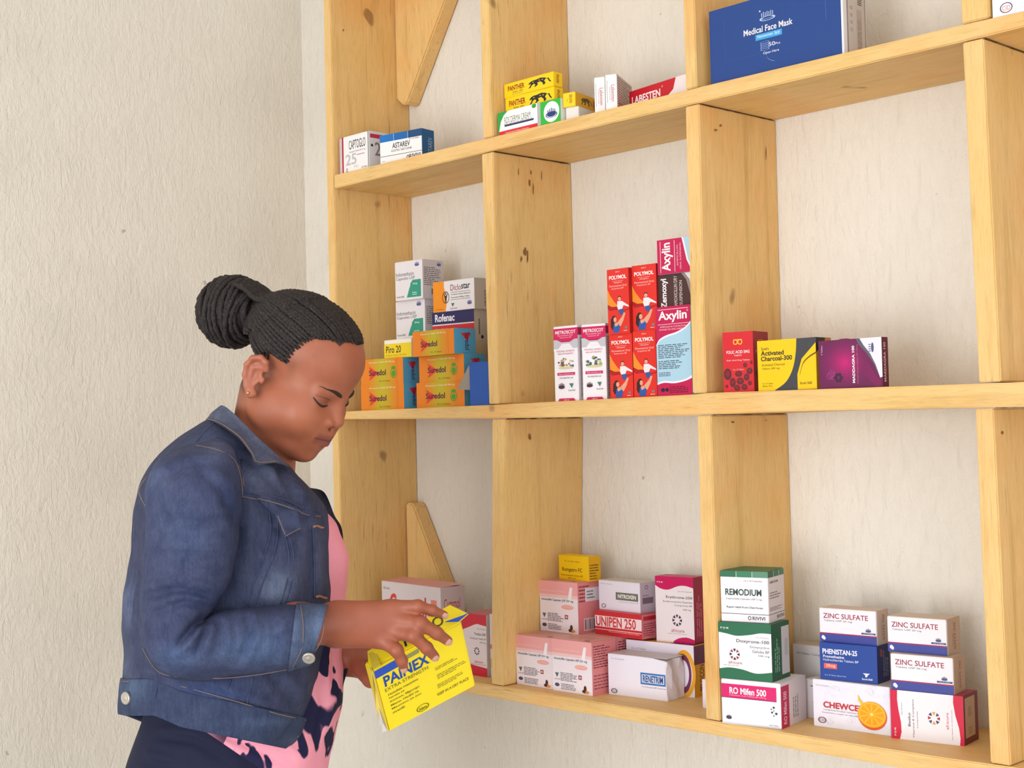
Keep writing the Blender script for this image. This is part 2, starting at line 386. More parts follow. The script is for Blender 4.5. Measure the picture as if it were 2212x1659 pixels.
def d_pan2(f): f.text('PANTHER', .5, .25, .75, .85, MR, 1, 90); f.micro(.3, .35, .36, .75, 1, BK, 1)
carton((.6310, .0120, .9856), 14, (.0235, .0235, .075), Y1, 'small yellow carton lying end-on to the right of the cream box', group='yellow roll-on cartons', front=d_pan2, side=s_pan2)
def d_lab(f): f.rect(.14, .25, .17, .85, GY); f.text('Labesten', .5, .28, .82, .72, (190, 60, 80), 0, -90); f.micro(.34, .32, .42, .7, 1, GY, 1)
def s_lab(f): f.rect(0, 0, 1, 1, (206, 196, 192)); f.micro(.04, .06, .97, .95, 13, (150, 96, 96)); f.micro(.1, .05, .5, .3, 3, (170, 50, 60))
carton((.6902, .024, .9615), 24, (.0182, .0639, .088), WH, 'narrow white carton standing end-on, the left of two', group='narrow end-on cartons', front=d_lab, side=s_lab)
carton((.7222, .0152, .9616), 26.4, (.0191, .0606, .095), WH, 'narrow white carton standing end-on, touching the long red one', group='narrow end-on cartons', front=d_lab, side=s_lab)
def d_labr(f):
    R = (196, 24, 40); f.rect(0, 0, 1, 1, (238, 226, 226)); f.poly([(0, 0), (0, 1), (.70, 1), (.66, .55), (.52, .2), (.34, 0)], R); f.wave([(.7, .1), (.85, .32), (1, .36)], 0, R)
    f.text('LABESTEN', .04, .42, .47, .74, (244, 236, 236), 2); f.ell(.5, .8, .008, .035, WH, ring=.3)
carton((.7322, .0615, .9616), -8.7, (.160, .0380, .035), (236, 226, 226), 'long red and white carton with bold white lettering, lying by the upright', group=A, front=d_labr)
# ---- top row, third and fourth cells
def d_mask(f):
    N = (34, 68, 134); f.rect(0, 0, .985, 1, N); f.text('Medical Face Mask', .27, .55, .64, .63, WH, 1); f.rect(.36, .455, .56, .53, (64, 160, 214)); f.text('Nonwoven 3ply', .375, .47, .545, .52, (220, 238, 248))
    f.text('50', .46, .345, .505, .395, WH); f.text('Pcs', .51, .347, .545, .375, WH); f.text('Open Here', .415, .25, .535, .29, WH)
    for i in range(5): f.ell(.43, .365 + (i - 2) * .022, .034, .016, (150, 180, 220), 16, ring=.14)
    f.ell(.455, .71, .06, .03, (190, 205, 232), 20, ring=.2); f.ell(.455, .72, .05, .018, (190, 205, 232), 20, ring=.2)
    for i in range(7): f.rect(.41 + i * .014, .74, .415 + i * .014, .79 + .01 * (i % 2), (190, 205, 232))
    f.ell(.40, .82, .006, .01, WH); f.rect(.12, .28, .1215, .85, (70, 110, 176)); f.rect(.12, .28, .4, .282, (64, 104, 170)); f.rect(.88, .5, .8815, .9, (110, 140, 190))
    c = catmull([(.44, .25), (.45, .2), (.48, .16), (.5, .15)], 6); f.poly([tuple(p) for p in c] + [(p[0], p[1] - .006) for p in c[::-1]], (130, 156, 200))
def s_mask(f):
    f.rect(0, 0, .14, 1, (236, 232, 232)); f.rect(.14, 0, .2, 1, (150, 146, 146)); f.rect(.2, 0, .92, 1, (206, 196, 188)); f.rect(.92, 0, .96, 1, (150, 142, 134))
    for i in range(4): f.ell(.34, .35 + i * .09, .05, .02, (120, 110, 106), 12, ring=.3)
    for i in range(6): f.rect(.62, .68 + i * .022, .8, .69 + i * .022, BK)
    f.rect(.58, .08, .78, .62, (186, 176, 168)); f.micro(.6, .12, .76, .56, 3, (140, 130, 124), 1)
carton((.9338, .0149, .9617), -.1, (.2311, .1137, .0582), (232, 230, 230), 'large blue box of fifty medical face masks on the top board', 'mask box', front=d_mask, side=s_mask, name='face_mask_box', lidc=(34, 68, 134))
def d_wtr(f): f.ell(.155, .15, .07, .1, (90, 70, 76), 24, ring=.16); f.text('CID', .11, .1, .2, .19, (214, 120, 124), 0)
carton((1.3872, .0042, .9605), 0, (.12, .0655, .06), (238, 234, 238), 'white carton with a small oval logo at the top right corner', group=A, front=d_wtr)
# ---- middle row, first cell
def d_sur(green):
    def g(f):
        f.rect(0, 0, 1, 1, (228, 128, 26))
        n = 12
        for i in range(n):
            t = (i + .5) / n; k = 1 - abs(t - .5) * 2; k = k ** .8
            c = tuple(int(a + (b - a) * k) for a, b in zip((228, 122, 30), (190, 178, 34))); f.rect(.16 + .7 * i / n, 0, .16 + .7 * (i + 1) / n, 1, c)
        f.poly([(.2, .16), (.25, .45), (.2, .73), (.42, .44)], (226, 62, 38)); f.text('Suredol', .2, .35, .6, .58, (84, 18, 60), 2)
        f.text('Paracetamol Tablets BP 500 mg', .2, .82, .8, .9, (250, 232, 190), 0); f.text('10 x 10 Tablets', .44, .1, .7, .16, (96, 64, 20))
        if green:
            G = (78, 150, 40); f.ell(.78, .42, .07, .2, G, 18, ring=.2); f.ell(.78, .4, .045, .12, G, 14); f.ell(.78, .62, .05, .07, G, 12)
    return g
def s_sur(f):
    f.rect(0, 0, 1, 1, (84, 166, 206)); f.poly([(.3, .82), (.8, .82), (.6, .5)], (214, 50, 60)); f.text('Suredol', .5, .15, .72, .85, (60, 30, 90), 1, -90)
G1 = 'orange painkiller cartons'
OR = (226, 126, 28)
carton((.0780, .012, .5007), .6, (.1264, .0484, .042), OR, 'orange painkiller carton at lower left, directly on the shelf', group=G1, front=d_sur(0), side=s_sur)
carton((.2329, .020, .5010), .3, (.1304, .0467, .05), OR, 'orange carton with green mark, bottom layer beside the blue one', group=G1, front=d_sur(1), side=s_sur)
carton((.0800, .0112, .5491), 2, (.1211, .0485, .0412), OR, 'orange carton with green mark, upper one nearest the face of the woman', group=G1, front=d_sur(1), side=s_sur)
carton((.2388, .0224, .5477), -1.4, (.1264, .0475, .0493), OR, 'orange carton with green mark in the middle layer, right', group=G1, front=d_sur(1), side=s_sur)
carton((.2412, .0063, .5952), -1.4, (.1168, .0455, .0506), OR, 'topmost orange carton, without green mark, below the navy and red box', group=G1, front=d_sur(0), side=s_sur)
def d_blue(f): f.rect(.27, 0, .285, 1, (40, 96, 176))
r = carton((.3929, .006, .5012), 0, (.0500, .0763, .014), (34, 82, 164), 'opened blue carton standing in front, its grey inner flap folded out', group=A, front=d_blue)
mesh_obj('inner_flap', [(0, .0, .072), (0, .003, .028), (-.029, -.004, .030), (0, .0006, .072), (0, .0036, .028), (-.029, -.0034, .030)], [(0, 1, 2), (5, 4, 3), (0, 2, 5, 3), (1, 4, 5, 2)], ink((146, 136, 122)), r)
def d_piro(f): f.rect(0, 0, 1, .78, (236, 206, 32)); f.text('Piro 20', .07, .28, .62, .66, (40, 36, 26), 1); f.text('Piroxicam Capsules USP 20mg', .07, .12, .8, .19, (90, 80, 20))
carton((.1378, .0226, .5976), 0, (.08, .0346, .05), (238, 232, 214), 'yellow and white carton numbered 20 on top of an orange one', group=A, front=d_piro)
def d_indo(f):
    T = (52, 150, 124); f.text('Indomethacin', .04, .62, .68, .72, (84, 80, 88)); f.text('Capsules USP', .04, .5, .72, .6, (84, 80, 88))
    f.poly([(.42, .06), (.5, .26), (.55, .36), (.56, .42), (.64, .5), (.93, .5), (.93, .06)], T); f.text('25mg', .64, .37, .8, .42, WH, 1); f.micro(.62, .1, .88, .2, 2, (200, 226, 220)); f.crown(.8, .87, .08, (92, 96, 150)); f.text('Scott-Edil', .05, .07, .32, .12, (90, 80, 80))
def s_indo(f):
    f.rect(0, 0, 1, 1, (214, 206, 208)); f.crown(.78, .88, .1, (92, 96, 150)); f.micro(.06, .33, .92, .82, 10, (110, 100, 108)); f.rect(.4, .12, .66, .26, (130, 124, 130))
carton((.0911, .090, .5009), 1.3, (.0848, .1384, .06), (226, 220, 222), 'white carton hidden at the foot of the capsule stack behind the orange boxes', group=A)
carton((.0925, .0898, .6393), 1.6, (.0852, .0724, .0615), (228, 222, 224), 'white and green Indomethacin capsule carton, lower of the two', group='indomethacin cartons', front=d_indo, side=s_indo)
carton((.1070, .0782, .7117), 3.6, (.0770, .0751, .0562), (228, 222, 224), 'white and green Indomethacin capsule carton, topmost of the cell', group='indomethacin cartons', front=d_indo, side=s_indo)
def s_pl(f): f.rect(0, 0, 1, 1, (206, 198, 192)); f.micro(.5, .1, .75, .9, 2, GY, 1); f.rect(.2, .15, .24, .6, GY)
carton((.2050, .0899, .5010), 3.1, (.1098, .1234, .06), (214, 206, 200), 'pale grey carton under the navy and red one', group=A, side=s_pl)
def d_rof(f): f.rect(0, .6, 1, 1, (44, 40, 92)); f.rect(0, .3, 1, .56, (206, 48, 52)); f.text('Rofenac', .07, .68, .54, .93, (240, 236, 240), 2); f.text('Diclofenac Sodium 50mg', .07, .4, .4, .47, (240, 190, 190))
def s_rof(f): f.rect(0, 0, 1, 1, (212, 206, 204)); f.rect(.7, 0, 1, 1, (196, 52, 50)); f.rect(.2, .2, .26, .7, GY); f.ell(.36, .12, .06, .06, BK)
carton((.2007, .0899, .6244), 5.5, (.1065, .0580, .06), (230, 226, 226), 'navy, red and white carton under the white and orange one', group=A, front=d_rof, side=s_rof)
def d_dic(f):
    f.poly([(0, 0), (.3, 0), (.33, .3), (.3, .6), (.27, .8), (.27, 1), (0, 1)], (240, 146, 30)); f.ell(.31, .46, .085, .2, (70, 56, 50), 22, ring=.16)
    f.poly([(.26, .6), (.31, .5), (.36, .6), (.335, .45), (.32, .3), (.3, .3), (.29, .45)], BK); f.ell(.31, .58, .015, .03, BK)
    f.text('Diclo', .43, .66, .68, .86, (140, 52, 50), 0); f.text('star', .69, .68, .9, .86, BK, 1); f.rect(.43, .6, .9, .61, BK); f.text('Diclofenac Sodium 50mg and', .44, .5, .9, .56, BK); f.text('Paracetamol 500mg Tablets', .44, .4, .88, .46, BK); f.rect(.43, .36, .9, .37, BK)
    f.crown(.88, .2, .055, (92, 96, 150)); f.poly([(.44, .25), (.52, .25), (.48, .13)], (70, 110, 100)); f.text('Scott-Edil', .42, .06, .58, .1, BK); f.text('10 x 10 Tablets', .06, .07, .24, .1, (110, 70, 20))
def s_dic(f): f.rect(0, 0, 1, 1, (204, 198, 196)); f.micro(.4, .1, .95, .85, 5, (120, 112, 116), 1)
carton((.2042, .0905, .6824), 2.2, (.1110, .0572, .06), (232, 228, 228), 'white and orange carton with a figure in a ring', group=A, front=d_dic, side=s_dic)
carton((.330, .12, .5010), 0, (.05, .165, .05), (238, 206, 24), 'yellow carton mostly hidden behind the upright, beside the navy and red box', group=A)
# ---- middle row, second cell
def d_met(f):
    M = (202, 30, 88); f.rect(0, .7, 1, .95, M); f.poly([(.04, .84), (.96, .84), (.96, .83), (.7, .78), (.3, .78), (.04, .83)], M)
    f.poly([(0, .70), (.2, .70), (.34, .765), (.66, .765), (.8, .70), (1, .70), (1, .82), (0, .82)], (190, 188, 192)); f.rect(0, .82, 1, .97, M); f.poly([(.08, .83), (.92, .83), (.68, .785), (.32, .785)], M)
    f.poly([(0, .70), (.2, .7), (.34, .765), (.66, .765), (.8, .7), (1, .7), (1, .67), (0, .67)], (232, 226, 228))
    f.text('METROSCOT', .08, .895, .92, .94, WH, 1); f.text('Metronidazole Oral', .18, .865, .8, .885, (240, 190, 205)); f.text('Suspension BP', .26, .835, .74, .855, (240, 190, 205)); f.text('125mg/5ml', .34, .785, .66, .805, (130, 40, 70))
    f.text('INTESTINAL ANTISEPTIC', .12, .655, .86, .678, (200, 90, 110)); f.text('AND ANTI-PARASITIC', .16, .62, .82, .643, (200, 90, 110))
    for i in range(26):
        a = random.random(); b = random.random(); f.ell(.2 + .6 * a, .46 + .13 * b * (1 - abs(a - .5)), .03 + .04 * random.random(), .008 + .012 * random.random(), random.choice([(176, 52, 52), (66, 130, 92), (110, 60, 88), (150, 170, 90), (200, 190, 130), (64, 90, 110)]), 9)
    f.ell(.5, .445, .32, .016, (206, 200, 150), 18); f.rect(.14, .345, .86, .382, M); f.text('Shake well before use', .2, .355, .8, .372, (240, 200, 214)); f.text('FOR PAEDIATRIC USE', .22, .30, .78, .32, (90, 60, 76))
    f.crown(.3, .19, .13, (70, 44, 50)); f.poly([(.62, .235), (.8, .235), (.72, .175)], (70, 120, 110)); f.text('Scott-Edil', .58, .135, .86, .155, BK); f.poly([(.14, 0), (.2, .04), (.8, .04), (.88, 0)], M); f.text('100 ml', .4, .01, .6, .025, WH)
def s_met(f):
    f.rect(0, 0, 1, 1, (212, 202, 204)); f.rect(.0, .87, 1, .97, (168, 34, 78)); f.micro(.1, .05, .9, .84, 30, (110, 84, 96))
GM = 'white and crimson syrup cartons'
carton((.5980, .0092, .5021), -.1, (.0546, .1237, .045), (236, 230, 232), 'white and crimson syrup carton next to the upright', group=GM, front=d_met, side=s_met)
carton((.6602, .0102, .5025), 9, (.0465, .1225, .040), (236, 230, 232), 'white and crimson syrup carton next to the red ones', group=GM, front=d_met, side=s_met)
def d_pol(f):
    f.rect(0, 0, 1, 1, (220, 46, 36)); f.poly([(0, .7), (.12, .6), (.3, .5), (.5, .42), (.5, .36), (.2, .4), (0, .46)], (240, 140, 40)); f.poly([(0, .46), (.2, .42), (.45, .42), (.75, .36), (1, .38), (1, .36), (.7, .33), (.4, .37), (.1, .36), (0, .4)], (172, 24, 28))
    f.text('60ml', .4, .945, .58, .965, (250, 210, 190)); f.text('POLYMOL', .1, .84, .9, .9, (250, 240, 236), 2); f.rect(.25, .81, .75, .815, (240, 180, 160)); f.text('120mg/5ml', .32, .775, .68, .795, WH); f.text('Paracetamol Oral', .1, .725, .9, .755, (250, 200, 190)); f.text('Suspension BP', .2, .68, .76, .71, (250, 200, 190))
    SK = (224, 160, 130); f.ell(.56, .55, .08, .03, (50, 28, 24), 14); f.ell(.56, .535, .07, .03, SK, 14); f.poly([(.46, .5), (.66, .5), (.9, .44), (.98, .42), (.98, .4), (.74, .43), (.7, .4), (.66, .36), (.5, .36), (.44, .42)], (232, 222, 224)); f.poly([(.5, .37), (.72, .38), (.76, .31), (.64, .28), (.54, .3)], (66, 84, 140))
    f.poly([(.4, .16), (.66, .26), (.74, .32), (.82, .31), (.72, .2), (.6, .12), (.42, .07)], SK); f.ell(.28, .23, .11, .055, (54, 30, 26), 16); f.poly([(.14, .24), (.12, .12), (.2, .06), (.3, .12), (.3, .22)], (54, 30, 26)); f.ell(.33, .22, .07, .04, SK, 14); f.poly([(.26, .15), (.46, .17), (.56, .11), (.5, .02), (.22, .02)], (46, 86, 160)); f.poly([(.3, .16), (.42, .18), (.5, .14), (.34, .11)], SK)
    f.rect(.78, .07, .9, .105, (130, 120, 120)); f.micro(.72, .03, .96, .055, 1, (250, 200, 190))
def s_pol(f): f.rect(0, 0, 1, 1, (164, 28, 26)); f.micro(.15, .1, .85, .85, 20, (210, 110, 100))
GP = 'red syrup cartons with mother and child'; RD = (218, 46, 36)
for (x, y, z, t, ww, hh, lab) in ((.7187, .012, .5029, -.2, .0482, .1024, 'red syrup carton with mother and child, lower left of the four'), (.7682, .012, .5032, -.1, .0470, .1038, 'red syrup carton with mother and child, lower right of the four'),
                              (.7205, .0087, .6053, -.7, .0458, .1030, 'red syrup carton with mother and child, upper left of the four'), (.7672, .0151, .6070, 1.4, .0486, .1033, 'red syrup carton with mother and child, upper right of the four')):
    carton((x, y, z), t, (ww, hh, .045), RD, lab, group=GP, front=d_pol, side=s_pol, lidc=(160, 30, 28))
def d_axy(f):
    M = (192, 24, 78); f.rect(0, 0, 1, 1, (168, 204, 220)); f.wave([(0, .56), (.1, .62), (.3, .66), (.6, .69), (.85, .74), (1, .8)], 1, (238, 236, 240)); f.wave([(0, .58), (.1, .64), (.3, .68), (.6, .71), (.85, .76), (1, .82)], 1, M)
    f.wave([(0, .15), (.2, .17), (.5, .16), (.8, .18), (1, .22)], 0, (238, 236, 240)); f.wave([(0, .13), (.2, .15), (.5, .14), (.8, .16), (1, .19)], 0, M)
    f.text('Axylin', .08, .82, .9, .95, WH, 2); f.rect(.06, .965, .94, .97, WH); f.rect(.06, .80, .94, .804, WH); f.ell(.92, .94, .02, .01, WH, ring=.3); f.text('AMPICILLIN & CLOXACILLIN', .12, .765, .88, .783, (246, 200, 214)); f.text('POWDER FOR ORAL SUSPENSION', .1, .735, .9, .752, (246, 200, 214))
    f.micro(.05, .42, .95, .58, 8, (70, 80, 96)); f.micro(.05, .3, .8, .4, 5, (70, 80, 96)); f.micro(.05, .22, .5, .27, 3, (70, 80, 96)); f.micro(.35, .03, .95, .11, 4, (90, 16, 42)); f.ell(.16, .07, .06, .022, BK); f.ell(.28, .07, .05, .022, BK)
carton((.8197, .0077, .5035), -.2, (.0681, .1369, .055), (170, 200, 216), 'tall crimson and pale blue carton standing by the upright', group=A, front=d_axy, lidc=(190, 60, 100))
def d_zem(f):
    f.rect(0, 0, 1, 1, (228, 222, 226)); f.poly([(0, 0), (0, 1), (.68, 1), (.8, .8), (.84, .5), (.9, .2), (.95, 0)], (150, 130, 126)); f.poly([(0, 0), (0, 1), (.6, 1), (.72, .8), (.78, .5), (.84, .2), (.9, 0)], (74, 46, 44))
    f.text('Zemoxyl', .1, -.02, .28, .88, WH, 2, 90); f.text('AMOXICILLIN DRY', .42, .02, .5, .94, (220, 205, 200), 0, 90); f.text('SUSPENSION', .55, .04, .62, .78, (220, 205, 200), 0, 90)
carton((.8133, .020, .6404), 1.9, (.079, .0505, .055), (226, 220, 224), 'brown and white carton lying between two crimson ones', group=A, front=d_zem)
def d_axy2(f):
    M = (192, 24, 78); f.rect(0, 0, 1, 1, (176, 206, 220)); c = [(.66, 1), (.7, .8), (.78, .35), (.88, .1), (1, 0)]
    f.poly([(0, 0), (0, 1)] + [(a + .04, b) for a, b in c], (240, 238, 240)); f.poly([(0, 0), (0, 1)] + c, M)
    f.text('Axylin', .12, .08, .42, .9, WH, 2, 90); f.rect(.08, .05, .09, .95, WH); f.rect(.46, .05, .47, .95, WH); f.text('AMPICILLIN', .52, .2, .56, .8, (240, 190, 205), 0, 90); f.text('ORAL SUSPENSION', .6, .1, .64, .85, (240, 190, 205), 0, 90)
carton((.8203, .015, .6910), 1.5, (.0722, .0535, .055), (190, 206, 214), 'crimson and pale blue carton lying on its side, topmost by the upright', group=A, front=d_axy2)
# ---- middle row, third cell
def d_fol(f):
    f.rect(0, 0, 1, 1, (206, 24, 36)); YY = (232, 190, 40); f.ell(.42, .83, .08, .045, YY, 18, ring=.35); f.ell(.57, .83, .08, .045, YY, 18, ring=.35); f.rect(.36, .865, .64, .875, YY)
    f.text('FOLIC ACID 5MG', .12, .64, .88, .69, (250, 226, 224), 1); f.text('TABLETS', .36, .595, .62, .62, (250, 214, 210)); f.text('Folic Acid 5mg Tablets', .12, .51, .88, .54, (250, 214, 210)); f.text('10 x 10 Tablets', .32, .36, .68, .385, (240, 170, 160))
    random.seed(3)
    for x, y, rx, ry in ((.14, .3, .13, .1), (.5, .3, .12, .05), (.86, .34, .1, .055), (.3, .16, .1, .08), (.55, .18, .12, .06), (.76, .24, .09, .06), (.44, .07, .1, .05), (.68, .08, .1, .05), (.86, .14, .06, .04), (.1, .1, .04, .03), (.72, .44, .06, .04), (.93, .48, .03, .03)):
        f.ell(x, y, rx * 1.06, ry * 1.06, (180, 70, 70), 14); f.ell(x, y, rx, ry, (98, 14, 22), 14); f.ell(x, y + ry * .1, rx * .55, ry * .45, (128, 20, 30), 12)
def s_fol(f): f.rect(0, 0, 1, 1, (150, 16, 28)); f.ell(.5, .83, .2, .04, (196, 130, 30), ring=.3); f.text('FOLIC', .15, .64, .85, .69, (220, 170, 170)); f.ell(.4, .3, .3, .1, (84, 10, 18)); f.ell(.6, .12, .3, .08, (84, 10, 18))
carton((.9434, .012, .5053), 9.2, (.0497, .0884, .0479), (204, 24, 36), 'red folic acid carton beside the upright', group=A, front=d_fol, side=s_fol, lidc=(226, 196, 190), lift=.001)
def d_cha(f):
    Yc = (242, 196, 16); K = (66, 66, 70); f.rect(0, 0, 1, 1, Yc); c1 = catmull([(.68, 1), (.66, .7), (.6, .4), (.48, .16), (.28, 0)], 6); f.poly([tuple(p) for p in c1] + [(.68, 0), (.68, .3), (.76, .6), (1, .9), (1, 1)], K)
    f.poly([(.70, 0), (.70, .25), (.76, .5), (.88, .68), (1, .76), (1, 0)], Yc); c2 = catmull([(.72, .3), (.78, .52), (.88, .64), (1, .72)], 5); f.poly([tuple(p) for p in c2] + [(p[0], p[1] - .035) for p in c2[::-1]], (120, 84, 20))
    f.text("Scott's", .07, .81, .2, .87, BK, 1); f.text('Activated', .06, .70, .46, .795, BK, 2); f.text('Charcoal-300', .06, .59, .6, .685, BK, 2); f.text('Activated Charcoal', .07, .49, .47, .54, (60, 50, 20)); f.text('Tablets 300 mg', .07, .41, .38, .46, (60, 50, 20)); f.text('10 x 10 Tablets', .08, .13, .26, .16, (60, 50, 20)); f.text('Blister Pack', .08, .08, .25, .11, (60, 50, 20)); f.text('Scott Edil', .72, .1, .92, .15, (60, 50, 20), 1)
def s_cha(f): f.rect(0, 0, 1, 1, (206, 152, 20)); f.poly([(0, 1), (0, .7), (.6, .9), (.9, 1)], (40, 34, 34)); f.rect(.6, .9, 1, 1, (190, 130, 40))
carton((1.0069, .010, .5048), .8, (.0985, .0724, .0388), (240, 194, 18), 'yellow and black activated charcoal carton', group=A, front=d_cha, side=s_cha)
def d_mad(f):
    f.rect(0, 0, 1, 1, (104, 26, 76))
    for i in range(9): k = 1 - i / 9; f.ell(.42, .52, .40 * k, .50 * k, tuple(int(a + (b - a) * (i / 8) ** 1.3) for a, b in zip((108, 28, 80), (190, 24, 110))), 30)
    f.poly([(.6, 1), (.64, .88), (.76, .7), (.88, .45), (.96, .18), (1, .2), (1, 1)], (96, 88, 104)); f.poly([(.66, 1), (.72, .86), (.82, .68), (.9, .45), (.965, .18), (1, .2), (1, 1)], (232, 222, 230))
    f.poly([(.7, .3), (.82, .12), (.9, 0), (.97, 0), (.98, .1), (.88, .3), (.78, .5)], (120, 24, 84))
    f.text('MADDAGRA 100', .535, .1, .575, .86, WH, 2, 90); f.text('Sildenafil Citrate Tablets USP 100mg', .61, .08, .63, .88, (200, 130, 120), 0, 90); f.text('4 Tablets', .04, .7, .065, .9, (220, 190, 210), 0, 90)
    for i in range(4): f.ell(.17 + .02 * i, .26 + .03 * (i % 3), .05, .07, (176, 70, 140), 16, ring=.1)
    for i in range(6): a = i * 1.05; f.ell(.31 + .045 * math.cos(a), .22 + .07 * math.sin(a), .028, .035, (60, 30, 56), 10)
    f.ell(.86, .8, .02, .1, (70, 90, 130), 16); 
    for i in range(4): f.rect(.80, .72 + i * .045, .835, .735 + i * .045, (50, 60, 90))
def s_mad(f): f.rect(0, 0, 1, 1, (92, 22, 50)); f.text('MARDAGRA 100', .25, .1, .6, .9, (226, 190, 200), 1, 90)
carton((1.1108, .010, .5039), .8, (.0988, .0669, .0155), (104, 28, 76), 'purple carton at the right end of the row', group=A, front=d_mad, side=s_mad)
carton((1.3905, .08, .5017), 0, (.08, .0962, .06), (240, 236, 240), 'white carton half out of the picture at the right edge', group=A)
# ---- bottom row, first cell
def d_cur(f):
    R = (214, 66, 58); f.text('100 tablets', .03, .90, .15, .93, GY); f.text('Curamol', .14, .60, .76, .86, R, 2); f.rect(.78, .64, .99, .73, (230, 130, 116)); f.rect(.84, .56, .93, .84, (230, 130, 116)); f.micro(.14, .3, .7, .5, 3, R)
def s_cur(f): f.rect(0, 0, 1, 1, (206, 190, 190)); f.text('Curamol', .12, .74, .8, .86, R_cur, 1); f.rect(.4, .1, .9, .6, (190, 176, 174)); f.rect(.42, .12, .88, .58, (212, 200, 198))
R_cur = (196, 74, 70)
carton((.0800, .0500, .0203), -5.6, (.1955, .1536, .0536), (222, 210, 212), 'large white and pink carton with a red cross behind the hand', group=A, front=d_cur, side=s_cur, lidc=(226, 160, 156), lift=.003)
def d_tin(f):
    R = (206, 40, 62); f.rect(0, 0, 1, 1, (230, 218, 220)); f.wave([(0, .72), (.3, .78), (.6, .84), (.8, .83), (1, .82)], 1, R); f.wave([(0, .1), (.3, .17), (.6, .16), (1, .14)], 0, R)
    f.text('10 x 10 Tablets', .62, .755, .96, .775, BK); f.text('Tinidax-200', .5, .66, .97, .7, BK, 1); f.text('Norfloxacin Tablets BP', .34, .59, .97, .62, BK); f.text('200 mg', .72, .53, .97, .56, BK); f.radial(.6, .4, .11, [(50, 44, 60)]); f.text('africure', .5, .21, .84, .25, (200, 80, 90)); f.rect(.1, .185, .95, .19, GY)
carton((.3104, .0483, .0203), .5, (.0643, .1095, .0600), (226, 210, 210), 'white and crimson carton half hidden behind the yellow packet', group=A, front=d_tin, lidc=(206, 120, 128))
def d_crm(f): f.rect(0, 0, 1, 1, (224, 214, 208)); f.text('A', .1, .6, .4, .7, (150, 60, 60)); f.rect(0, .15, 1, .3, (206, 186, 120)); f.rect(0, .45, 1, .52, (200, 130, 110))
carton((.3795, .053, .0203), 1, (.05, .112, .05), (220, 208, 196), 'cream carton squeezed between the white and crimson carton and the upright', group=A, front=d_crm)
# ---- bottom row, second cell
PK = (240, 168, 166)
def d_amx(f):
    f.rect(0, .74, 1, 1, PK); f.rect(0, .68, 1, .74, (240, 200, 198)); f.poly([(.73, .6), (.8, .9), (.87, .9), (.82, .6)], (246, 238, 240)); f.text('AMOXICILLIN CAPSULES', .05, .79, .7, .825, (246, 196, 192), 1)
    f.text('Amoxicillin Capsules USP 250 mg', .05, .60, .88, .655, (56, 50, 60), 1); f.ell(.73, .51, .16, .045, (240, 170, 160), 20); f.text('10 x 10 Capsules', .62, .495, .84, .525, (250, 214, 208))
    f.poly([(.07, .36), (.17, .36), (.12, .27)], (80, 110, 110)); f.text('Scott-Edil', .05, .23, .2, .25, BK); f.micro(.21, .21, .66, .38, 6, (90, 84, 92)); f.rect(.66, .28, .74, .36, (150, 56, 66)); f.rect(.68, .3, .72, .34, (230, 200, 200))
    f.ell(.12, .13, .06, .035, (66, 76, 112), 14); f.micro(.22, .05, .6, .17, 4, (90, 84, 92)); f.ell(.82, .12, .035, .06, (64, 44, 40), 12); f.ell(.84, .06, .08, .03, (226, 142, 60), 14); f.ell(.79, .07, .045, .03, (64, 44, 40), 12)
def s_amx(f): f.rect(0, 0, 1, 1, (222, 134, 136)); f.micro(.06, .5, .8, .94, 9, (120, 52, 58)); f.micro(.06, .1, .9, .4, 5, (150, 80, 84))
def s_amx2(f):
    f.rect(0, 0, 1, 1, (222, 134, 136)); f.micro(.05, .6, .5, .95, 5, (120, 52, 58)); f.rect(.32, .62, .98, .88, (226, 218, 222)); f.micro(.4, .66, .8, .84, 3, (100, 96, 106)); f.rect(.24, .06, .86, .3, (236, 206, 208))
    for i in range(9): x = .28 + i * .065; f.rect(x, .08, x + .02 + .02 * (i % 3 == 0), .28, (90, 84, 96))
def t_amx(f): f.rect(.02, .03, .98, .97, (226, 168, 156)); f.micro(.12, .25, .85, .75, 5, (190, 130, 116)); f.ell(.78, .2, .07, .06, (130, 66, 56))
GA = 'pink and white amoxicillin cartons'; AB = (238, 228, 232)
carton((.4675, .0310, .0214), -.4, (.0895, .0853, .070), AB, 'pink and white amoxicillin carton, front left beside the upright', group=GA, front=d_amx, side=s_amx, top=t_amx, lidc=PK)
carton((.5587, .0261, .0216), 1.1, (.0891, .0866, .0598), AB, 'pink and white amoxicillin carton at the front, beside the box with a blue label', group=GA, front=d_amx, side=s_amx, top=t_amx, lidc=PK)
carton((.4690, .1040, .0214), 0, (.0860, .0853, .080), AB, 'pink and white amoxicillin carton hidden behind, carrying the upper one', group=GA, front=d_amx, side=s_amx, top=t_amx, lidc=PK)
carton((.5560, .0915, .0216), 0, (.0880, .0866, .090), AB, 'pink and white amoxicillin carton in the second rank, below the small red box', group=GA, front=d_amx, side=s_amx, top=t_amx, lidc=PK)
carton((.4730, .0860, .1071), -.8, (.0930, .0880, .0560), AB, 'pink and white amoxicillin carton with a sticker, on top of the others', group=GA, front=d_amx, side=s_amx2, top=t_amx, lidc=PK)
def d_rom(f): f.text('10 x 10 Tablet Tablets', .2, .73, .7, .78, (110, 80, 10)); f.text('Romgetro FC', .12, .3, .78, .5, (96, 66, 16), 1); f.text('Metronidazole Tablets BP', .08, .16, .8, .22, (110, 80, 10)); f.text('200 mg', .3, .04, .56, .1, (110, 80, 10))
def s_rom(f): f.rect(0, 0, 1, 1, (222, 168, 10)); f.micro(.06, .05, .9, .7, 6, (96, 66, 16))
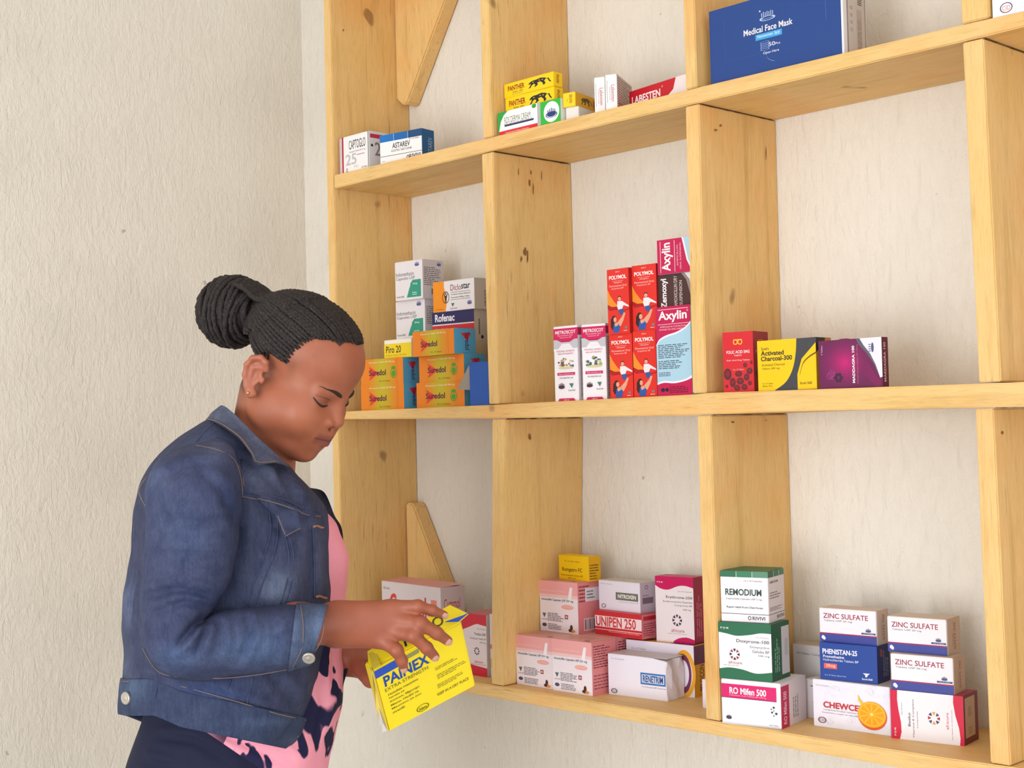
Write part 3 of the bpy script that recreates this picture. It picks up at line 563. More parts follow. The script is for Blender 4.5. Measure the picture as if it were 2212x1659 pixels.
carton((.4935, .1150, .1953), -5, (.0785, .0425, .0270), (242, 198, 14), 'small yellow carton on top of the pink amoxicillin stack', group=A, front=d_rom, side=s_rom)
def d_uni(f): f.rect(0, 0, 1, 1, (196, 40, 48)); f.rect(.0, .34, 1, .8, (236, 214, 214)); f.text('UNIPEN 250', .02, .36, .88, .78, (200, 60, 62), 2); f.rect(0, .22, 1, .25, (240, 190, 190)); f.text('Phenoxymethyl Penicillin 250mg Tablets', .3, .14, .95, .2, (246, 200, 200))
def s_uni(f): f.rect(0, 0, 1, 1, (206, 110, 120)); f.rect(.1, .75, .9, .92, (170, 30, 44)); f.micro(.1, .1, .9, .65, 6, (130, 60, 70))
carton((.5845, .1064, .1084), -2.1, (.1074, .0401, .0417), (214, 70, 76), 'red carton numbered 250 under a white one with grey label', group=A, front=d_uni, side=s_uni)
def d_nit(f): f.text('10x10 Comprimes', .06, .86, .34, .9, GY); f.rect(.42, .38, .95, .63, (96, 100, 84)); f.rect(.44, .4, .93, .61, (110, 114, 98)); f.text('NITROXEN', .47, .44, .9, .57, WH, 2); f.text('Nitrofurantoin Comprimes BP', .5, .3, .95, .34, GY); f.ell(.12, .14, .055, .07, (100, 84, 92), 18, ring=.3)
def s_nit(f): f.rect(0, 0, 1, 1, (196, 180, 194)); f.ell(.4, .84, .1, .07, (96, 80, 96), 18, ring=.3); f.rect(.14, .3, .8, .5, (128, 104, 122)); f.micro(.14, .54, .8, .6, 1, (128, 104, 122))
carton((.5823, .1197, .1486), -2.7, (.0971, .0502, .0386), (228, 222, 232), 'white carton with a dark grey label on the red one', group=A, front=d_nit, side=s_nit, lidc=(206, 200, 190))
def d_pfl(f): f.rect(0, 0, 1, 1, (228, 220, 232)); f.ell(.86, .44, .16, .46, (230, 164, 40), 26, math.pi * .5 * -1, math.pi, ring=.28); f.ell(.84, .44, .12, .38, (112, 48, 84), 26, math.pi * -.5, math.pi, ring=.3); f.text('10 x 10 Tablets', .08, .82, .3, .86, GY)
def s_pfl(f): f.rect(0, 0, 1, 1, (228, 166, 20)); f.rect(0, .62, 1, .98, (104, 40, 80)); f.text('PFLOCON', .35, .1, .65, .6, (80, 40, 30), 1, 90)
def t_pfl(f): f.rect(0, 0, .66, 1, (228, 170, 60)); f.rect(.66, 0, 1, 1, (112, 52, 80)); f.text('PFLOCON', .25, .25, .55, .7, (90, 50, 60), 1)
carton((.6503, .1101, .0217), 5.1, (.1336, .0829, .0434), (226, 218, 230), 'white, yellow and purple carton with a ring, behind the crushed white one', group=A, front=d_pfl, side=s_pfl, top=t_pfl)
def d_ren(f): f.text('10 x 10 Comprimes', .06, .86, .28, .9, GY); f.rect(.55, .34, .96, .62, (60, 112, 176)); f.rect(.57, .38, .94, .58, (196, 208, 226)); f.text('RENETRIM', .59, .4, .92, .56, (34, 72, 140), 2); f.text('Co-Trimoxazole BP Comprimes', .57, .26, .96, .3, (80, 96, 130)); f.ell(.1, .1, .055, .06, (96, 80, 92), 20, ring=.3); f.text('CID', .07, .075, .13, .125, (96, 80, 92))
carton((.6538, .0595, .0217), 5.6, (.1175, .0667, .0480), (232, 228, 238), 'white carton with a blue label and a crushed end', group=A, front=d_ren, lidc=(204, 196, 196), crush=.006)
def d_ery(f):
    M = (196, 18, 88); f.rect(0, 0, 1, 1, (232, 222, 224)); f.wave([(0, .86), (.15, .81), (.35, .8), (.6, .86), (.8, .87), (1, .84)], 1, M); f.wave([(.45, .02), (.6, .07), (.8, .09), (1, .06)], 0, M)
    f.text('P O M', .05, .9, .2, .92, WH, 1); f.text('10 x 10 Comprimes', .6, .77, .96, .79, BK); f.text('Erythrone-250', .28, .66, .97, .71, (56, 48, 58), 1); f.text('Erythromycine Stearate', .2, .6, .97, .635, (56, 48, 58)); f.text('Comprimes BP', .5, .55, .97, .58, (56, 48, 58)); f.text('250 mg', .72, .49, .93, .52, (56, 48, 58)); f.radial(.56, .34, .13, [(70, 48, 56), (60, 60, 90), (120, 50, 60)]); f.text('africure', .4, .16, .74, .21, (190, 70, 80)); f.micro(.3, .13, .9, .14, 1, GY)
def s_ery(f): f.rect(0, 0, 1, 1, (160, 20, 60)); f.micro(.2, .1, .7, .85, 3, (210, 110, 140), 1)
carton((.7032, .1260, .1048), 6, (.0738, .1067, .0340), (230, 220, 222), 'tall white and crimson carton with a wavy band, left of the upright', group=A, front=d_ery, side=s_ery, lidc=(196, 50, 100))
carton((.8430, .0659, .0216), 0, (.05, .0442, .05), (232, 222, 236), 'pale lilac carton peeping out left of the third upright', group=A)
# ---- bottom row, third cell
GR = (34, 104, 70)
def d_rem(f):
    for i, c in enumerate(((36, 106, 72), (52, 122, 86), (86, 136, 108))): f.rect(i / 3 + (.01 if i else 0), .88, (i + 1) / 3, 1, c)
    f.text('12 x 10 Capsules', .5, .79, .88, .825, BK); f.text('REMODIUM', .1, .52, .86, .65, (38, 70, 60), 2); f.text('Loperamide Capsules USP 2 mg', .12, .43, .86, .47, (50, 60, 60)); f.text('Rapid relief from Diarrhoea', .12, .26, .88, .31, (38, 70, 60), 1); f.rect(0, .155, 1, .165, BK); f.text('RIVIVI', .66, .05, .92, .12, BK, 1); f.ell(.6, .085, .035, .04, BK, ring=.35)
def s_rem(f):
    f.rect(0, 0, 1, 1, (220, 208, 208))
    for i, c in enumerate(((28, 88, 60), (42, 104, 74), (60, 116, 90))): f.rect(i / 3 + (.02 if i else 0), .88, (i + 1) / 3, 1, c)
    f.text('REMODIUM', .1, .76, .6, .81, BK, 1); f.micro(.08, .45, .75, .6, 3, (110, 104, 108)); f.micro(.08, .22, .9, .3, 3, (90, 84, 88)); f.rect(0, .155, 1, .165, BK); f.text('RIVIVI', .5, .05, .95, .12, BK, 1)
carton((.9300, .0070, .1688), 14, (.0745, .0742, .062), (236, 228, 230), 'white carton with green top band, topmost by the upright', group=A, front=d_rem, side=s_rem, lidc=(44, 110, 76), lift=.001)
def d_dox(f):
    f.rect(0, 0, 1, 1, GR); c1 = catmull([(0, .82), (.15, .8), (.35, .77), (.6, .80), (.8, .84), (1, .84)], 5); c2 = catmull([(0, .17), (.2, .2), (.45, .18), (.7, .13), (1, .17)], 5); f.poly([tuple(p) for p in c2] + [tuple(p) for p in c1[::-1]], (236, 230, 232))
    f.text('P O M', .04, .88, .19, .915, WH, 1); f.text('10 x 10 Gelules', .72, .75, .95, .775, GY); f.text('Doxyrone-100', .34, .64, .96, .715, (52, 50, 54), 1); f.text('Doxycycline', .6, .56, .96, .61, (52, 50, 54)); f.text('Gelules BP', .64, .49, .96, .54, (52, 50, 54)); f.text('100 mg', .75, .42, .96, .46, (52, 50, 54)); f.radial(.3, .44, .1, [(60, 44, 50), (160, 60, 70)]); f.text('africure', .18, .27, .44, .32, (180, 70, 80)); f.micro(.08, .235, .56, .25, 1, GY)
def s_dox(f): f.rect(0, 0, 1, 1, (24, 84, 56)); f.micro(.15, .15, .45, .85, 3, (130, 176, 150), 1); f.rect(.55, .08, .98, .92, (202, 196, 200)); f.rect(.72, .4, .92, .7, (186, 180, 186))
carton((.9285, .0012, .0862), 10.2, (.0843, .0822, .060), GR, 'green and white carton in the middle of its stack', group=A, front=d_dox, side=s_dox, lidc=(40, 96, 68))
def d_mif(f):
    M = (214, 22, 104); f.rect(0, .6, .93, .9, M); f.rect(0, .585, .93, .6, (120, 20, 66)); f.text('RO Mifen 500', .14, .68, .76, .83, WH, 2); f.text('Mefenamic Acid Tablets BP 500mg', .14, .63, .76, .665, (246, 190, 214)); f.ell(.12, .14, .05, .04, (70, 66, 74), 12); f.crown(.12, .14, .045, (70, 66, 74))
    for x, y, r in ((.88, .46, .02), (.84, .42, .012), (.92, .33, .022), (.85, .35, .018), (.88, .28, .012), (.88, .39, .01)): f.ell(x, y, r, r * 1.3, (60, 70, 76), 8)
    f.text('10x10 Tablets', .8, .05, .95, .08, GY); f.rect(.02, 0, .97, .035, (206, 206, 214))
def s_mif(f): f.rect(0, 0, 1, 1, (220, 206, 208)); f.rect(.0, 0, .32, .93, (188, 30, 76)); f.text('RO Mifen 500', .1, .08, .22, .8, (240, 200, 214), 1, 90); f.micro(.45, .15, .7, .7, 3, GY, 1)
carton((.9330, -.0020, .0216), 9.9, (.0946, .0645, .0840), (236, 232, 236), 'white and magenta carton numbered 500 at the bottom of its stack', group=A, front=d_mif, side=s_mif)
def d_w20(f): f.text('24 Tablets / Comprimes', .08, .84, .72, .88, (80, 76, 76)); f.text('20', .13, .34, .31, .47, BK, 1)
carton((.9579, .1450, .0213), -2, (.0860, .1007, .0380), (226, 222, 222), 'white carton at the back with the number 20', group=A, front=d_w20, lidc=(186, 174, 156))
def d_wl(f): f.poly([(.3, .45), (.42, .38), (.5, .5), (.5, .3), (.36, .2), (.44, .34)], BK); f.rect(.25, .82, .55, .85, GY)
carton((1.0048, .1061, .0214), 0, (.038, .0571, .030), (228, 220, 222), 'small white carton in the gap left of the halved-orange box', group=A, front=d_wl)
def d_chw(f):
    for i in range(40): f.ell(random.random() * .94 + .03, random.random() * .9 + .05, .02 + .03 * random.random(), .03 + .03 * random.random(), (228, 226, 236), 10, ring=.12)
    f.text('10 x 10 Comprimes', .05, .86, .22, .89, GY); f.text('CHEWCEE', .14, .42, .66, .55, (196, 40, 44), 2); f.text('Comprimes Croquer contenus BP', .14, .36, .62, .39, (90, 66, 60)); f.text('Comprimes a croquer vit. naturelle C', .12, .3, .62, .33, (90, 66, 60)); f.ell(.12, .15, .055, .065, (120, 84, 92), 20, ring=.25); f.text('CID', .09, .125, .15, .175, (150, 90, 96))
    f.poly([(.6, .78), (.6, .66), (.64, .56), (.7, .56), (.64, .66)], (240, 190, 70)); f.ell(.775, .37, .185, .29, (222, 92, 24), 30); f.ell(.77, .395, .18, .265, (238, 170, 50), 30); f.ell(.77, .4, .165, .24, (248, 186, 40), 30)
    for i in range(10): a = i * math.pi / 5; f.poly([(.77 + .02 * math.cos(a), .4 + .03 * math.sin(a)), (.77 + .155 * math.cos(a - .24), .4 + .22 * math.sin(a - .24)), (.77 + .155 * math.cos(a + .24), .4 + .22 * math.sin(a + .24))], (246, 158, 20))
    f.ell(.77, .4, .02, .03, (250, 220, 130), 12)
carton((1.0464, .0646, .0215), 3.2, (.1214, .0676, .07), (232, 230, 240), 'white chewable vitamin carton with a picture of a halved orange', group=A, front=d_chw, lidc=(200, 192, 188))
def d_phe(f): f.rect(0, 0, 1, 1, (30, 66, 148)); f.text('PHENISTAN-25', .05, .70, .66, .84, (244, 240, 246), 2); f.text('Promethazine', .06, .595, .43, .67, WH, 1); f.text('Hydrochloride Tablets BP', .06, .49, .68, .57, (226, 230, 244)); f.rect(.07, .3, .3, .44, (236, 96, 84)); f.text('25mg', .11, .33, .27, .42, (250, 210, 190), 1); f.text('10 x 10 Tablets, Blister Pack', .08, .1, .46, .14, (190, 204, 234)); f.poly([(.75, .26), (.87, .26), (.83, .21), (.82, .16), (.79, .16), (.79, .21)], WH); f.text('Scott-Edil', .73, .08, .91, .13, WH, 1)
def s_phe(f): f.rect(0, 0, 1, 1, (18, 36, 92)); f.rect(.25, .7, .42, .9, (150, 60, 76)); f.micro(.45, .15, .9, .85, 3, (120, 130, 170), 1)
carton((1.0569, .0696, .0893), 6.8, (.0880, .0522, .0408), (28, 62, 142), 'dark blue carton on the box with the orange', group=A, front=d_phe, side=s_phe)
def d_zin(f):
    f.rect(0, 0, 1, .235, (60, 70, 148)); f.rect(0, .235, 1, .27, (160, 40, 84)); f.text('ZINC SULFATE', .07, .70, .86, .85, (156, 48, 76), 1); f.text('Tablets USP 20 mg', .08, .60, .58, .66, (76, 66, 82)); f.ell(.06, .13, .03, .055, (236, 234, 240), 12); f.ell(.08, .1, .025, .05, (236, 234, 240), 12)
    f.ell(.86, .4, .05, .035, (74, 82, 120), 14); f.crown(.86, .4, .045, (74, 82, 120)); f.rect(.74, .3, .985, .35, (70, 76, 116)); f.text('10 x 10 Tablets', .78, .31, .95, .34, (200, 204, 224))
def s_zin(f): f.rect(0, 0, 1, 1, (206, 184, 166)); f.rect(0, 0, .08, 1, (232, 224, 224)); f.text('ZINC SULFATE', .5, .12, .66, .88, (140, 70, 66), 1, -90); f.micro(.4, .2, .46, .8, 1, (150, 100, 90), 1)
GZ = 'white zinc sulfate cartons'; ZB = (238, 230, 234); ZL = (208, 188, 168)
carton((1.0515, .0794, .1415), 5.1, (.0891, .0484, .0374), ZB, 'white zinc sulfate carton on the dark blue box', group=GZ, front=d_zin, side=s_zin, lidc=ZL)
def d_bee(f):
    R = (206, 20, 62); f.rect(0, 0, 1, 1, (236, 230, 234)); f.poly([(0, 0), (0, 1), (.1, 1), (.095, .8), (.11, .6), (.14, .35), (.145, .15), (.12, 0)], R); f.poly([(1, 0), (1, 1), (.87, 1), (.865, .85), (.89, .6), (.935, .35), (.95, .15), (.94, 0)], R)
    f.text('P O M', .045, .06, .07, .22, WH, 1, 90); f.text('Beeko', .24, .28, .275, .56, BK, 1, 90); f.text('Vitamine B Complexe', .3, .06, .335, .84, (60, 54, 62), 0, 90); f.text('Comprimes', .36, .26, .385, .6, (60, 54, 62), 0, 90); f.micro(.15, .5, .165, .9, 1, GY, 1)
    f.radial(.6, .5, .085, [(170, 50, 60), (60, 84, 110), (230, 150, 70), (60, 60, 90)]); f.text('africure', .76, .3, .8, .64, (200, 84, 90), 0, 90); f.micro(.84, .1, .85, .8, 1, GY, 1)
def s_bee(f): f.rect(0, 0, 1, 1, (120, 30, 52)); f.rect(.1, .14, .78, .94, (200, 172, 150)); f.rect(.3, .55, .55, .75, (176, 150, 128)); f.micro(.3, .2, .6, .35, 3, (150, 120, 100))
carton((1.1749, .0609, .0224), 7.8, (.1020, .0663, .0524), (232, 222, 226), 'white and red vitamin carton lying at the bottom right', group=A, front=d_bee, side=s_bee, lidc=(170, 60, 80))
carton((1.1757, .0633, .0888), 7.8, (.0879, .0492, .0412), ZB, 'white zinc sulfate carton standing on the red and white vitamin box', group=GZ, front=d_zin, side=s_zin, lidc=ZL)
carton((1.1648, .0759, .1382), 6.5, (.0851, .0488, .0453), ZB, 'white zinc sulfate carton, the upper of the right-hand pair', group=GZ, front=d_zin, side=s_zin, lidc=ZL)
# ------------------------------------------------------------------ signed-distance modelling for the body
class SDF:
    def __init__(s): s.groups = []
    def group(s, c, r, prims): s.groups.append((np.array(c), r, prims))
    def __call__(s, P):
        P = np.asarray(P, dtype=np.float64); out = np.full(len(P), 1.0)
        for c, r, prims in s.groups:
            dd = np.linalg.norm(P - c, axis=1); near = dd < r
            if not near.any(): out = np.minimum(out, np.maximum(dd - r * .6, .02)); continue
            Q = P[near]; v = None
            for kind, k, fn in prims:
                f = fn(Q)
                if v is None: v = f; continue
                if kind == 'u': h = np.maximum(k - np.abs(v - f), 0) / k; v = np.minimum(v, f) - h * h * k * .25
                else: g = -f; h = np.maximum(k - np.abs(v - g), 0) / k; v = np.maximum(v, g) + h * h * k * .25
            o = out[near]; h = np.maximum(.012 - np.abs(o - v), 0) / .012; out[near] = np.minimum(o, v) - h * h * .003
        return out
def ell_(c, ax, r):
    c = np.array(c); ax = np.array(ax); r = np.array(r)
    def f(P):
        q = (P - c) @ ax.T; k0 = np.linalg.norm(q / r, axis=1); k1 = np.linalg.norm(q / (r * r), axis=1) + 1e-9
        return k0 * (k0 - 1) / k1
    return f
def cap_(a, b, r1, r2):
    a = np.array(a); b = np.array(b); ab = b - a; L = ab @ ab + 1e-12
    def f(P):
        q = P - a; t = np.clip(q @ ab / L, 0, 1)
        return np.linalg.norm(q - t[:, None] * ab, axis=1) - (r1 + (r2 - r1) * t)
    return f
def surface(sdf, lo, hi, h, slack=1.5, steps=2):
    """sparse surface nets"""
    B = 8; lo = np.array(lo, float); nb = np.ceil((np.array(hi) - lo) / (B * h)).astype(int)
    I = np.stack(np.meshgrid(*[np.arange(n) for n in nb], indexing='ij'), -1).reshape(-1, 3)
    c = lo + (I + .5) * B * h; v = sdf(c); I = I[np.abs(v) < B * h * .87 * slack]
    g = np.stack(np.meshgrid(*[np.arange(B + 1)] * 3, indexing='ij'), -1).reshape(-1, 3)
    N = nb * B + 2; keys = []; vals = []
    cells = []; pos = []; egs = []
    for s in range(0, len(I), 1500):
        J = I[s:s + 1500]; G = (J[:, None, :] * B + g[None]).reshape(-1, 3)
        V = sdf(lo + G * h).reshape(len(J), B + 1, B + 1, B + 1)
        cor = [V[:, a:B + a, b:B + b, d:B + d] for a in (0, 1) for b in (0, 1) for d in (0, 1)]
        st = np.stack(cor, -1); neg = st < 0; act = neg.any(-1) & ~neg.all(-1)
        bi, x, y, z = np.nonzero(act); S = st[bi, x, y, z]
        cell = J[bi] * B + np.stack([x, y, z], -1)
        offs = np.array([(a, b, d) for a in (0, 1) for b in (0, 1) for d in (0, 1)], float)
        acc = np.zeros((len(S), 3)); cnt = np.zeros(len(S))
        for i in range(8):
            for j in range(i + 1, 8):
                if np.abs(offs[i] - offs[j]).sum() != 1: continue
                cr = (S[:, i] < 0) != (S[:, j] < 0); t = np.where(cr, S[:, i] / (S[:, i] - S[:, j] + 1e-15), 0)
                acc += cr[:, None] * (offs[i] + t[:, None] * (offs[j] - offs[i])); cnt += cr
        pos.append(lo + (cell + acc / cnt[:, None]) * h); cells.append(cell)
        egs.append(np.stack([S[:, 0] < 0, S[:, 4] < 0, S[:, 2] < 0, S[:, 1] < 0], -1))
    cells = np.concatenate(cells); pos = np.concatenate(pos); E = np.concatenate(egs)
    key = (cells[:, 0] * N[1] + cells[:, 1]) * N[2] + cells[:, 2]; o = np.argsort(key); key = key[o]; pos = pos[o]; cells = cells[o]; E = E[o]
    def find(c):
        k = (c[:, 0] * N[1] + c[:, 1]) * N[2] + c[:, 2]; i = np.clip(np.searchsorted(key, k), 0, len(key) - 1); return np.where(key[i] == k, i, -1)
    F = []
    for ax in range(3):
        cr = E[:, 0] != E[:, ax + 1]; idx = np.nonzero(cr)[0]; c = cells[idx]; u, w_ = (ax + 1) % 3, (ax + 2) % 3
        du = np.zeros(3, int); du[u] = 1; dw = np.zeros(3, int); dw[w_] = 1
        a = idx; b = find(c - du); d = find(c - du - dw); e = find(c - dw); ok = (b >= 0) & (d >= 0) & (e >= 0)
        q = np.stack([a, b, d, e], -1)[ok]; inside = E[idx, 0][ok]; q[~inside] = q[~inside][:, ::-1]; F.append(q)
    F = np.concatenate(F)
    for _ in range(steps):
        f0 = sdf(pos); e = .0004; gr = np.stack([sdf(pos + np.eye(3)[i] * e) - f0 for i in range(3)], -1) / e
        n2 = (gr * gr).sum(1) + 1e-6; stp = np.clip(f0 / n2, -h * .5, h * .5); pos = pos - gr * stp[:, None]
    return pos, F
def snap(sdf, P, off=0, it=12):
    P = np.array(P, float)
    for _ in range(it):
        f0 = sdf(P) - off; e = .0005; gr = np.stack([sdf(P + np.eye(3)[i] * e) - off - f0 for i in range(3)], -1) / e
        n2 = (gr * gr).sum(1) + 1e-6; P = P - gr * (np.clip(f0, -.01, .01) / n2)[:, None]
    return P
# ------------------------------------------------------------------ the woman
th, ph = math.radians(22), math.radians(29)
cR, cU, cT = CM[:, 0], CM[:, 1], CM[:, 2]
def axis(a, b, c): return a * cR + b * cU + c * cT
HF = axis(math.cos(th) * math.cos(ph), -math.sin(ph), math.sin(th) * math.cos(ph))
HU = axis(math.cos(th) * math.sin(ph), math.cos(ph), math.sin(th) * math.sin(ph))
HR = axis(-math.sin(th), 0, math.cos(th)); HAX = np.array([HF, HR, HU])
NAS = pt(742, 872, 2.0)
def hp(f, r, u): return NAS + (f * HF + r * HR + u * HU) * .001
def he(f, r, u, a, b, c): return ell_(hp(f, r, u), HAX, (a * .001, b * .001, c * .001))
def hc(p, q, r1, r2): return cap_(hp(*p), hp(*q), r1 * .001, r2 * .001)
body = SDF()
hd = [('u', 0, he(-91, 0, 44, 86, 70, 66)), ('u', .022, he(-52, 0, -22, 52, 57, 66)), ('u', .018, he(-36, 0, -80, 29, 30, 24)),
      ('u', .02, he(-64, 0, -84, 42, 44, 25)), ('u', .02, he(-17, 0, -54, 20, 27, 24)), ('u', .02, he(-40, 0, 42, 37, 42, 34)),
      ('u', .012, hc((-10, 8, 12), (-22, 40, 8), 5, 5)), ('u', .012, hc((-10, -8, 12), (-22, -40, 8), 5, 5)), ('u', .01, he(-24, 0, -92, 17, 20, 13))]
for s in (1, -1):
    hd += [('u', .022, he(-38, s * 37, -38, 27, 25, 27)), ('u', .025, he(-84, s * 45, -50, 30, 20, 32)), ('s', .012, he(-3, s * 28, -6, 9, 14, 9)),
           ('u', .004, he(-25, s * 31, -5, 13.5, 16, 12.5))]
hd += [('u', .009, hc((-5, 0, 3), (1, 0, -22), 5.5, 7)), ('u', .007, he(2.5, 0, -27, 10.6, 10.5, 9)), ('u', .006, hc((-2, 0, -32), (-4, 0, -44), 5, 5))]
for s in (1, -1): hd += [('u', .005, he(-2.5, s * 14.5, -30.5, 9.5, 7.2, 7)), ('s', .003, he(1.5, s * 7, -38.5, 6.5, 3.6, 3.5)), ('s', .006, hc((-8, s * 20, -32), (-17, s * 31, -52), 1.6, 1.6))]
for s in (1, -1):
    hd += [('u', .006, hc((-.5, 0, -51.5), (-7, s * 14, -51), 6.4, 5.2)), ('u', .005, hc((-8, s * 14, -51.5), (-19, s * 27, -56), 4.4, 2)),
           ('u', .006, hc((-2, 0, -63.8), (-8, s * 13, -63.2), 7.2, 5.8)), ('u', .005, hc((-9, s * 13, -62.5), (-19, s * 26, -58), 4.6, 2)),
           ('s', .0025, hc((5.5, 0, -57.2), (-2.5, s * 13, -56.8), 1.1, 1.1)), ('s', .0025, hc((-2.5, s * 13, -56.8), (-14.5, s * 27, -57.5), 1.1, 1.6))]
hd += [('s', .006, hc((4, -8, -73), (4, 8, -73), 3.4, 3.4))]
for s in (1, -1):   # ears
    pts = [(-92, 73, 2), (-97, 77, 12), (-106, 80, 15), (-116, 82, 9), (-120, 82, -4), (-117, 80, -18), (-109, 77, -30), (-101, 74, -39), (-95, 72, -36)]
    for a, b in zip(pts[:-1], pts[1:]): hd.append(('u', .004, hc((a[0], s * a[1], a[2]), (b[0], s * b[1], b[2]), 3.6, 3.6)))
    hd += [('u', .006, he(-107, s * 74, -12, 12, 5.5, 26)), ('u', .004, he(-99, s * 73.5, -38, 7.5, 4.5, 8)), ('s', .005, he(-103, s * 82, -12, 8, 7, 12)),
           ('u', .003, hc((-99, s * 76, 3), (-111, s * 78, -4), 2, 2)), ('u', .003, hc((-111, s * 78, -4), (-108, s * 77, -24), 2.2, 2)), ('u', .003, he(-92, s * 73, -14, 3.5, 3, 6))]
body.group(hp(-75, 0, -5), .175, hd)
nk = pt(556, 1040, 2.06)
tor = [('u', 0, cap_(hp(-112, 0, -45), nk, .044, .052)), ('u', .015, cap_(hp(-92, 0, -62), pt(562, 1040, 2.05), .028, .040)), ('u', .04, cap_(pt(500, 1075, 2.20), pt(470, 1080, 1.96), .045, .045)),
       ('u', .05, cap_(pt(510, 1120, 2.09), pt(480, 1420, 2.10), .075, .075)), ('u', .05, cap_(pt(480, 1420, 2.10), pt(470, 1640, 2.10), .075, .07)),
       ('u', .03, cap_(pt(425, 1100, 1.93), pt(385, 1375, 1.885), .036, .032)), ('u', .03, cap_(pt(500, 1080, 2.22), pt(505, 1370, 2.24), .042, .036))]
body.group(pt(500, 1240, 2.04), .48, tor)
# near (right) hand; joints measured as in the photograph, depths in metres from the lens
WD = 1.915
w0 = pt(640, 1352, 1.892); w1 = pt(714, 1348, WD)
hnd = [('u', 0, cap_(pt(385, 1385, 1.885), pt(560, 1382, 1.885), .033, .033)), ('u', .02, cap_(pt(560, 1382, 1.885), w0, .033, .0275)), ('u', .02, cap_(w0, pt(735, 1348, WD), .0270, .0262))]
pal = [((728, 1328), (846, 1316), .0185, .0125), ((728, 1345), (849, 1340), .021, .0135), ((728, 1360), (838, 1362), .0195, .0135), ((728, 1368), (820, 1382), .017, .0125)]
for (a, b, r1, r2) in pal: hnd.append(('u', .012, cap_(pt(*a, WD), pt(*b, WD + .004), r1, r2)))
fing = [ # index, middle, ring, little: px points, radii, depths
    ([(842, 1313), (903, 1310), (934, 1319), (959, 1328)], (.0118, .0092, .0076, .0062), (1.922, 1.913, 1.920, 1.930)),
    ([(848, 1337), (909, 1347), (944, 1368), (967, 1384)], (.0124, .0100, .0088, .0074), (1.918, 1.902, 1.908, 1.918)),
    ([(840, 1361), (893, 1373), (922, 1400), (939, 1418)], (.0120, .0100, .0086, .0072), (1.918, 1.900, 1.905, 1.915)),
    ([(822, 1380), (857, 1405), (868, 1427), (872, 1443)], (.0116, .0092, .0080, .0068), (1.916, 1.902, 1.907, 1.914))]
fg = []
for P, R_, Dp in fing:
    R_ = tuple(x * .93 for x in R_); q = [pt(*p, d) for p, d in zip(P, Dp)]; ch = []
    for i in range(3): ch.append(('u', .004, cap_(q[i], q[i + 1], R_[i], R_[i + 1])))
    ch.append(('u', .003, ell_(q[1], np.eye(3), (R_[1] * 1.02,) * 3))); ch.append(('u', .003, ell_(q[2], np.eye(3), (R_[2] * 1.02,) * 3)))
    fg.append(ch)
th_ = [('u', .01, cap_(pt(740, 1335, 1.935), pt(812, 1345, 1.965), .017, .0125)), ('u', .004, cap_(pt(812, 1345, 1.965), pt(862, 1362, 1.985), .0122, .010)), ('u', .004, cap_(pt(862, 1362, 1.985), pt(896, 1372, 1.995), .0098, .0085))]
handg = SDF()
def hand_fn(base, fingers):
    def f(P):
        v = None
        for kind, k, fn in base:
            x = fn(P)
            v = x if v is None else np.minimum(v, x) - (np.maximum(k - np.abs(v - x), 0) / k) ** 2 * k * .25
        for ch in fingers:
            u = None
            for kind, k, fn in ch:
                x = fn(P); u = x if u is None else np.minimum(u, x) - (np.maximum(k - np.abs(u - x), 0) / k) ** 2 * k * .25
            k = .006; v = np.minimum(v, u) - (np.maximum(k - np.abs(v - u), 0) / k) ** 2 * k * .25
        return v
    return f
body.group(pt(700, 1360, 1.90), .30, [('u', 0, hand_fn(hnd, fg + [th_]))])
# far (left) forearm and hand, under and behind the packet
FD = 2.075
lh = [('u', 0, cap_(pt(505, 1370, 2.24), pt(640, 1400, 2.17), .036, .031)), ('u', .02, cap_(pt(640, 1400, 2.17), pt(745, 1420, 2.10), .030, .025)), ('u', .012, cap_(pt(745, 1420, 2.10), pt(850, 1462, FD), .024, .017)), ('u', .012, cap_(pt(750, 1410, 2.10), pt(850, 1430, FD + .01), .022, .014))]
lf = []
for i, (a, b, c, d) in enumerate((((850, 1425), (905, 1412), (940, 1415), (962, 1425)), ((852, 1442), (915, 1440), (950, 1448), (972, 1458)), ((850, 1458), (910, 1466), (945, 1476), (965, 1484)), ((842, 1470), (893, 1488), (920, 1498), (938, 1503)))):
    q = [pt(*a, FD), pt(*b, FD - .002), pt(*c, FD - .008), pt(*d, FD - .016)]; lf.append([('u', .004, cap_(q[j], q[j + 1], .0112 - .0014 * j, .0098 - .0014 * j)) for j in range(3)])
lf.append([('u', .01, cap_(pt(770, 1432, 2.085), pt(800, 1468, 2.035), .014, .0115)), ('u', .004, cap_(pt(800, 1468, 2.035), pt(818, 1478, 2.015), .011, .009))])
body.group(pt(740, 1420, 2.12), .23, [('u', 0, hand_fn(lh, lf))])
lo = np.array([1e9] * 3); hi = -lo
for c, r, p in body.groups: pass
crn = [pt(u, v, d) for u in (250, 1010) for v in (590, 1690) for d in (1.78, 2.34)]
lo = np.min(crn, 0) - .02; hi = np.max(crn, 0) + .02
BV, BF = surface(body, lo, hi, .0022)
_e = np.unique(np.sort(np.concatenate([BF[:, [0, 1]], BF[:, [1, 2]], BF[:, [2, 3]], BF[:, [3, 0]]]), 1), axis=0)
for _ in range(2):
    acc = np.zeros_like(BV); cnt = np.zeros(len(BV)); np.add.at(acc, _e[:, 0], BV[_e[:, 1]]); np.add.at(acc, _e[:, 1], BV[_e[:, 0]]); np.add.at(cnt, _e.ravel(), 1)
    BV = BV * .55 + acc / cnt[:, None] * .45
M_skin = base_mat('skin', (150, 92, 66), .46, 0, .45)
sk = M_skin.node_tree.nodes['Principled BSDF']
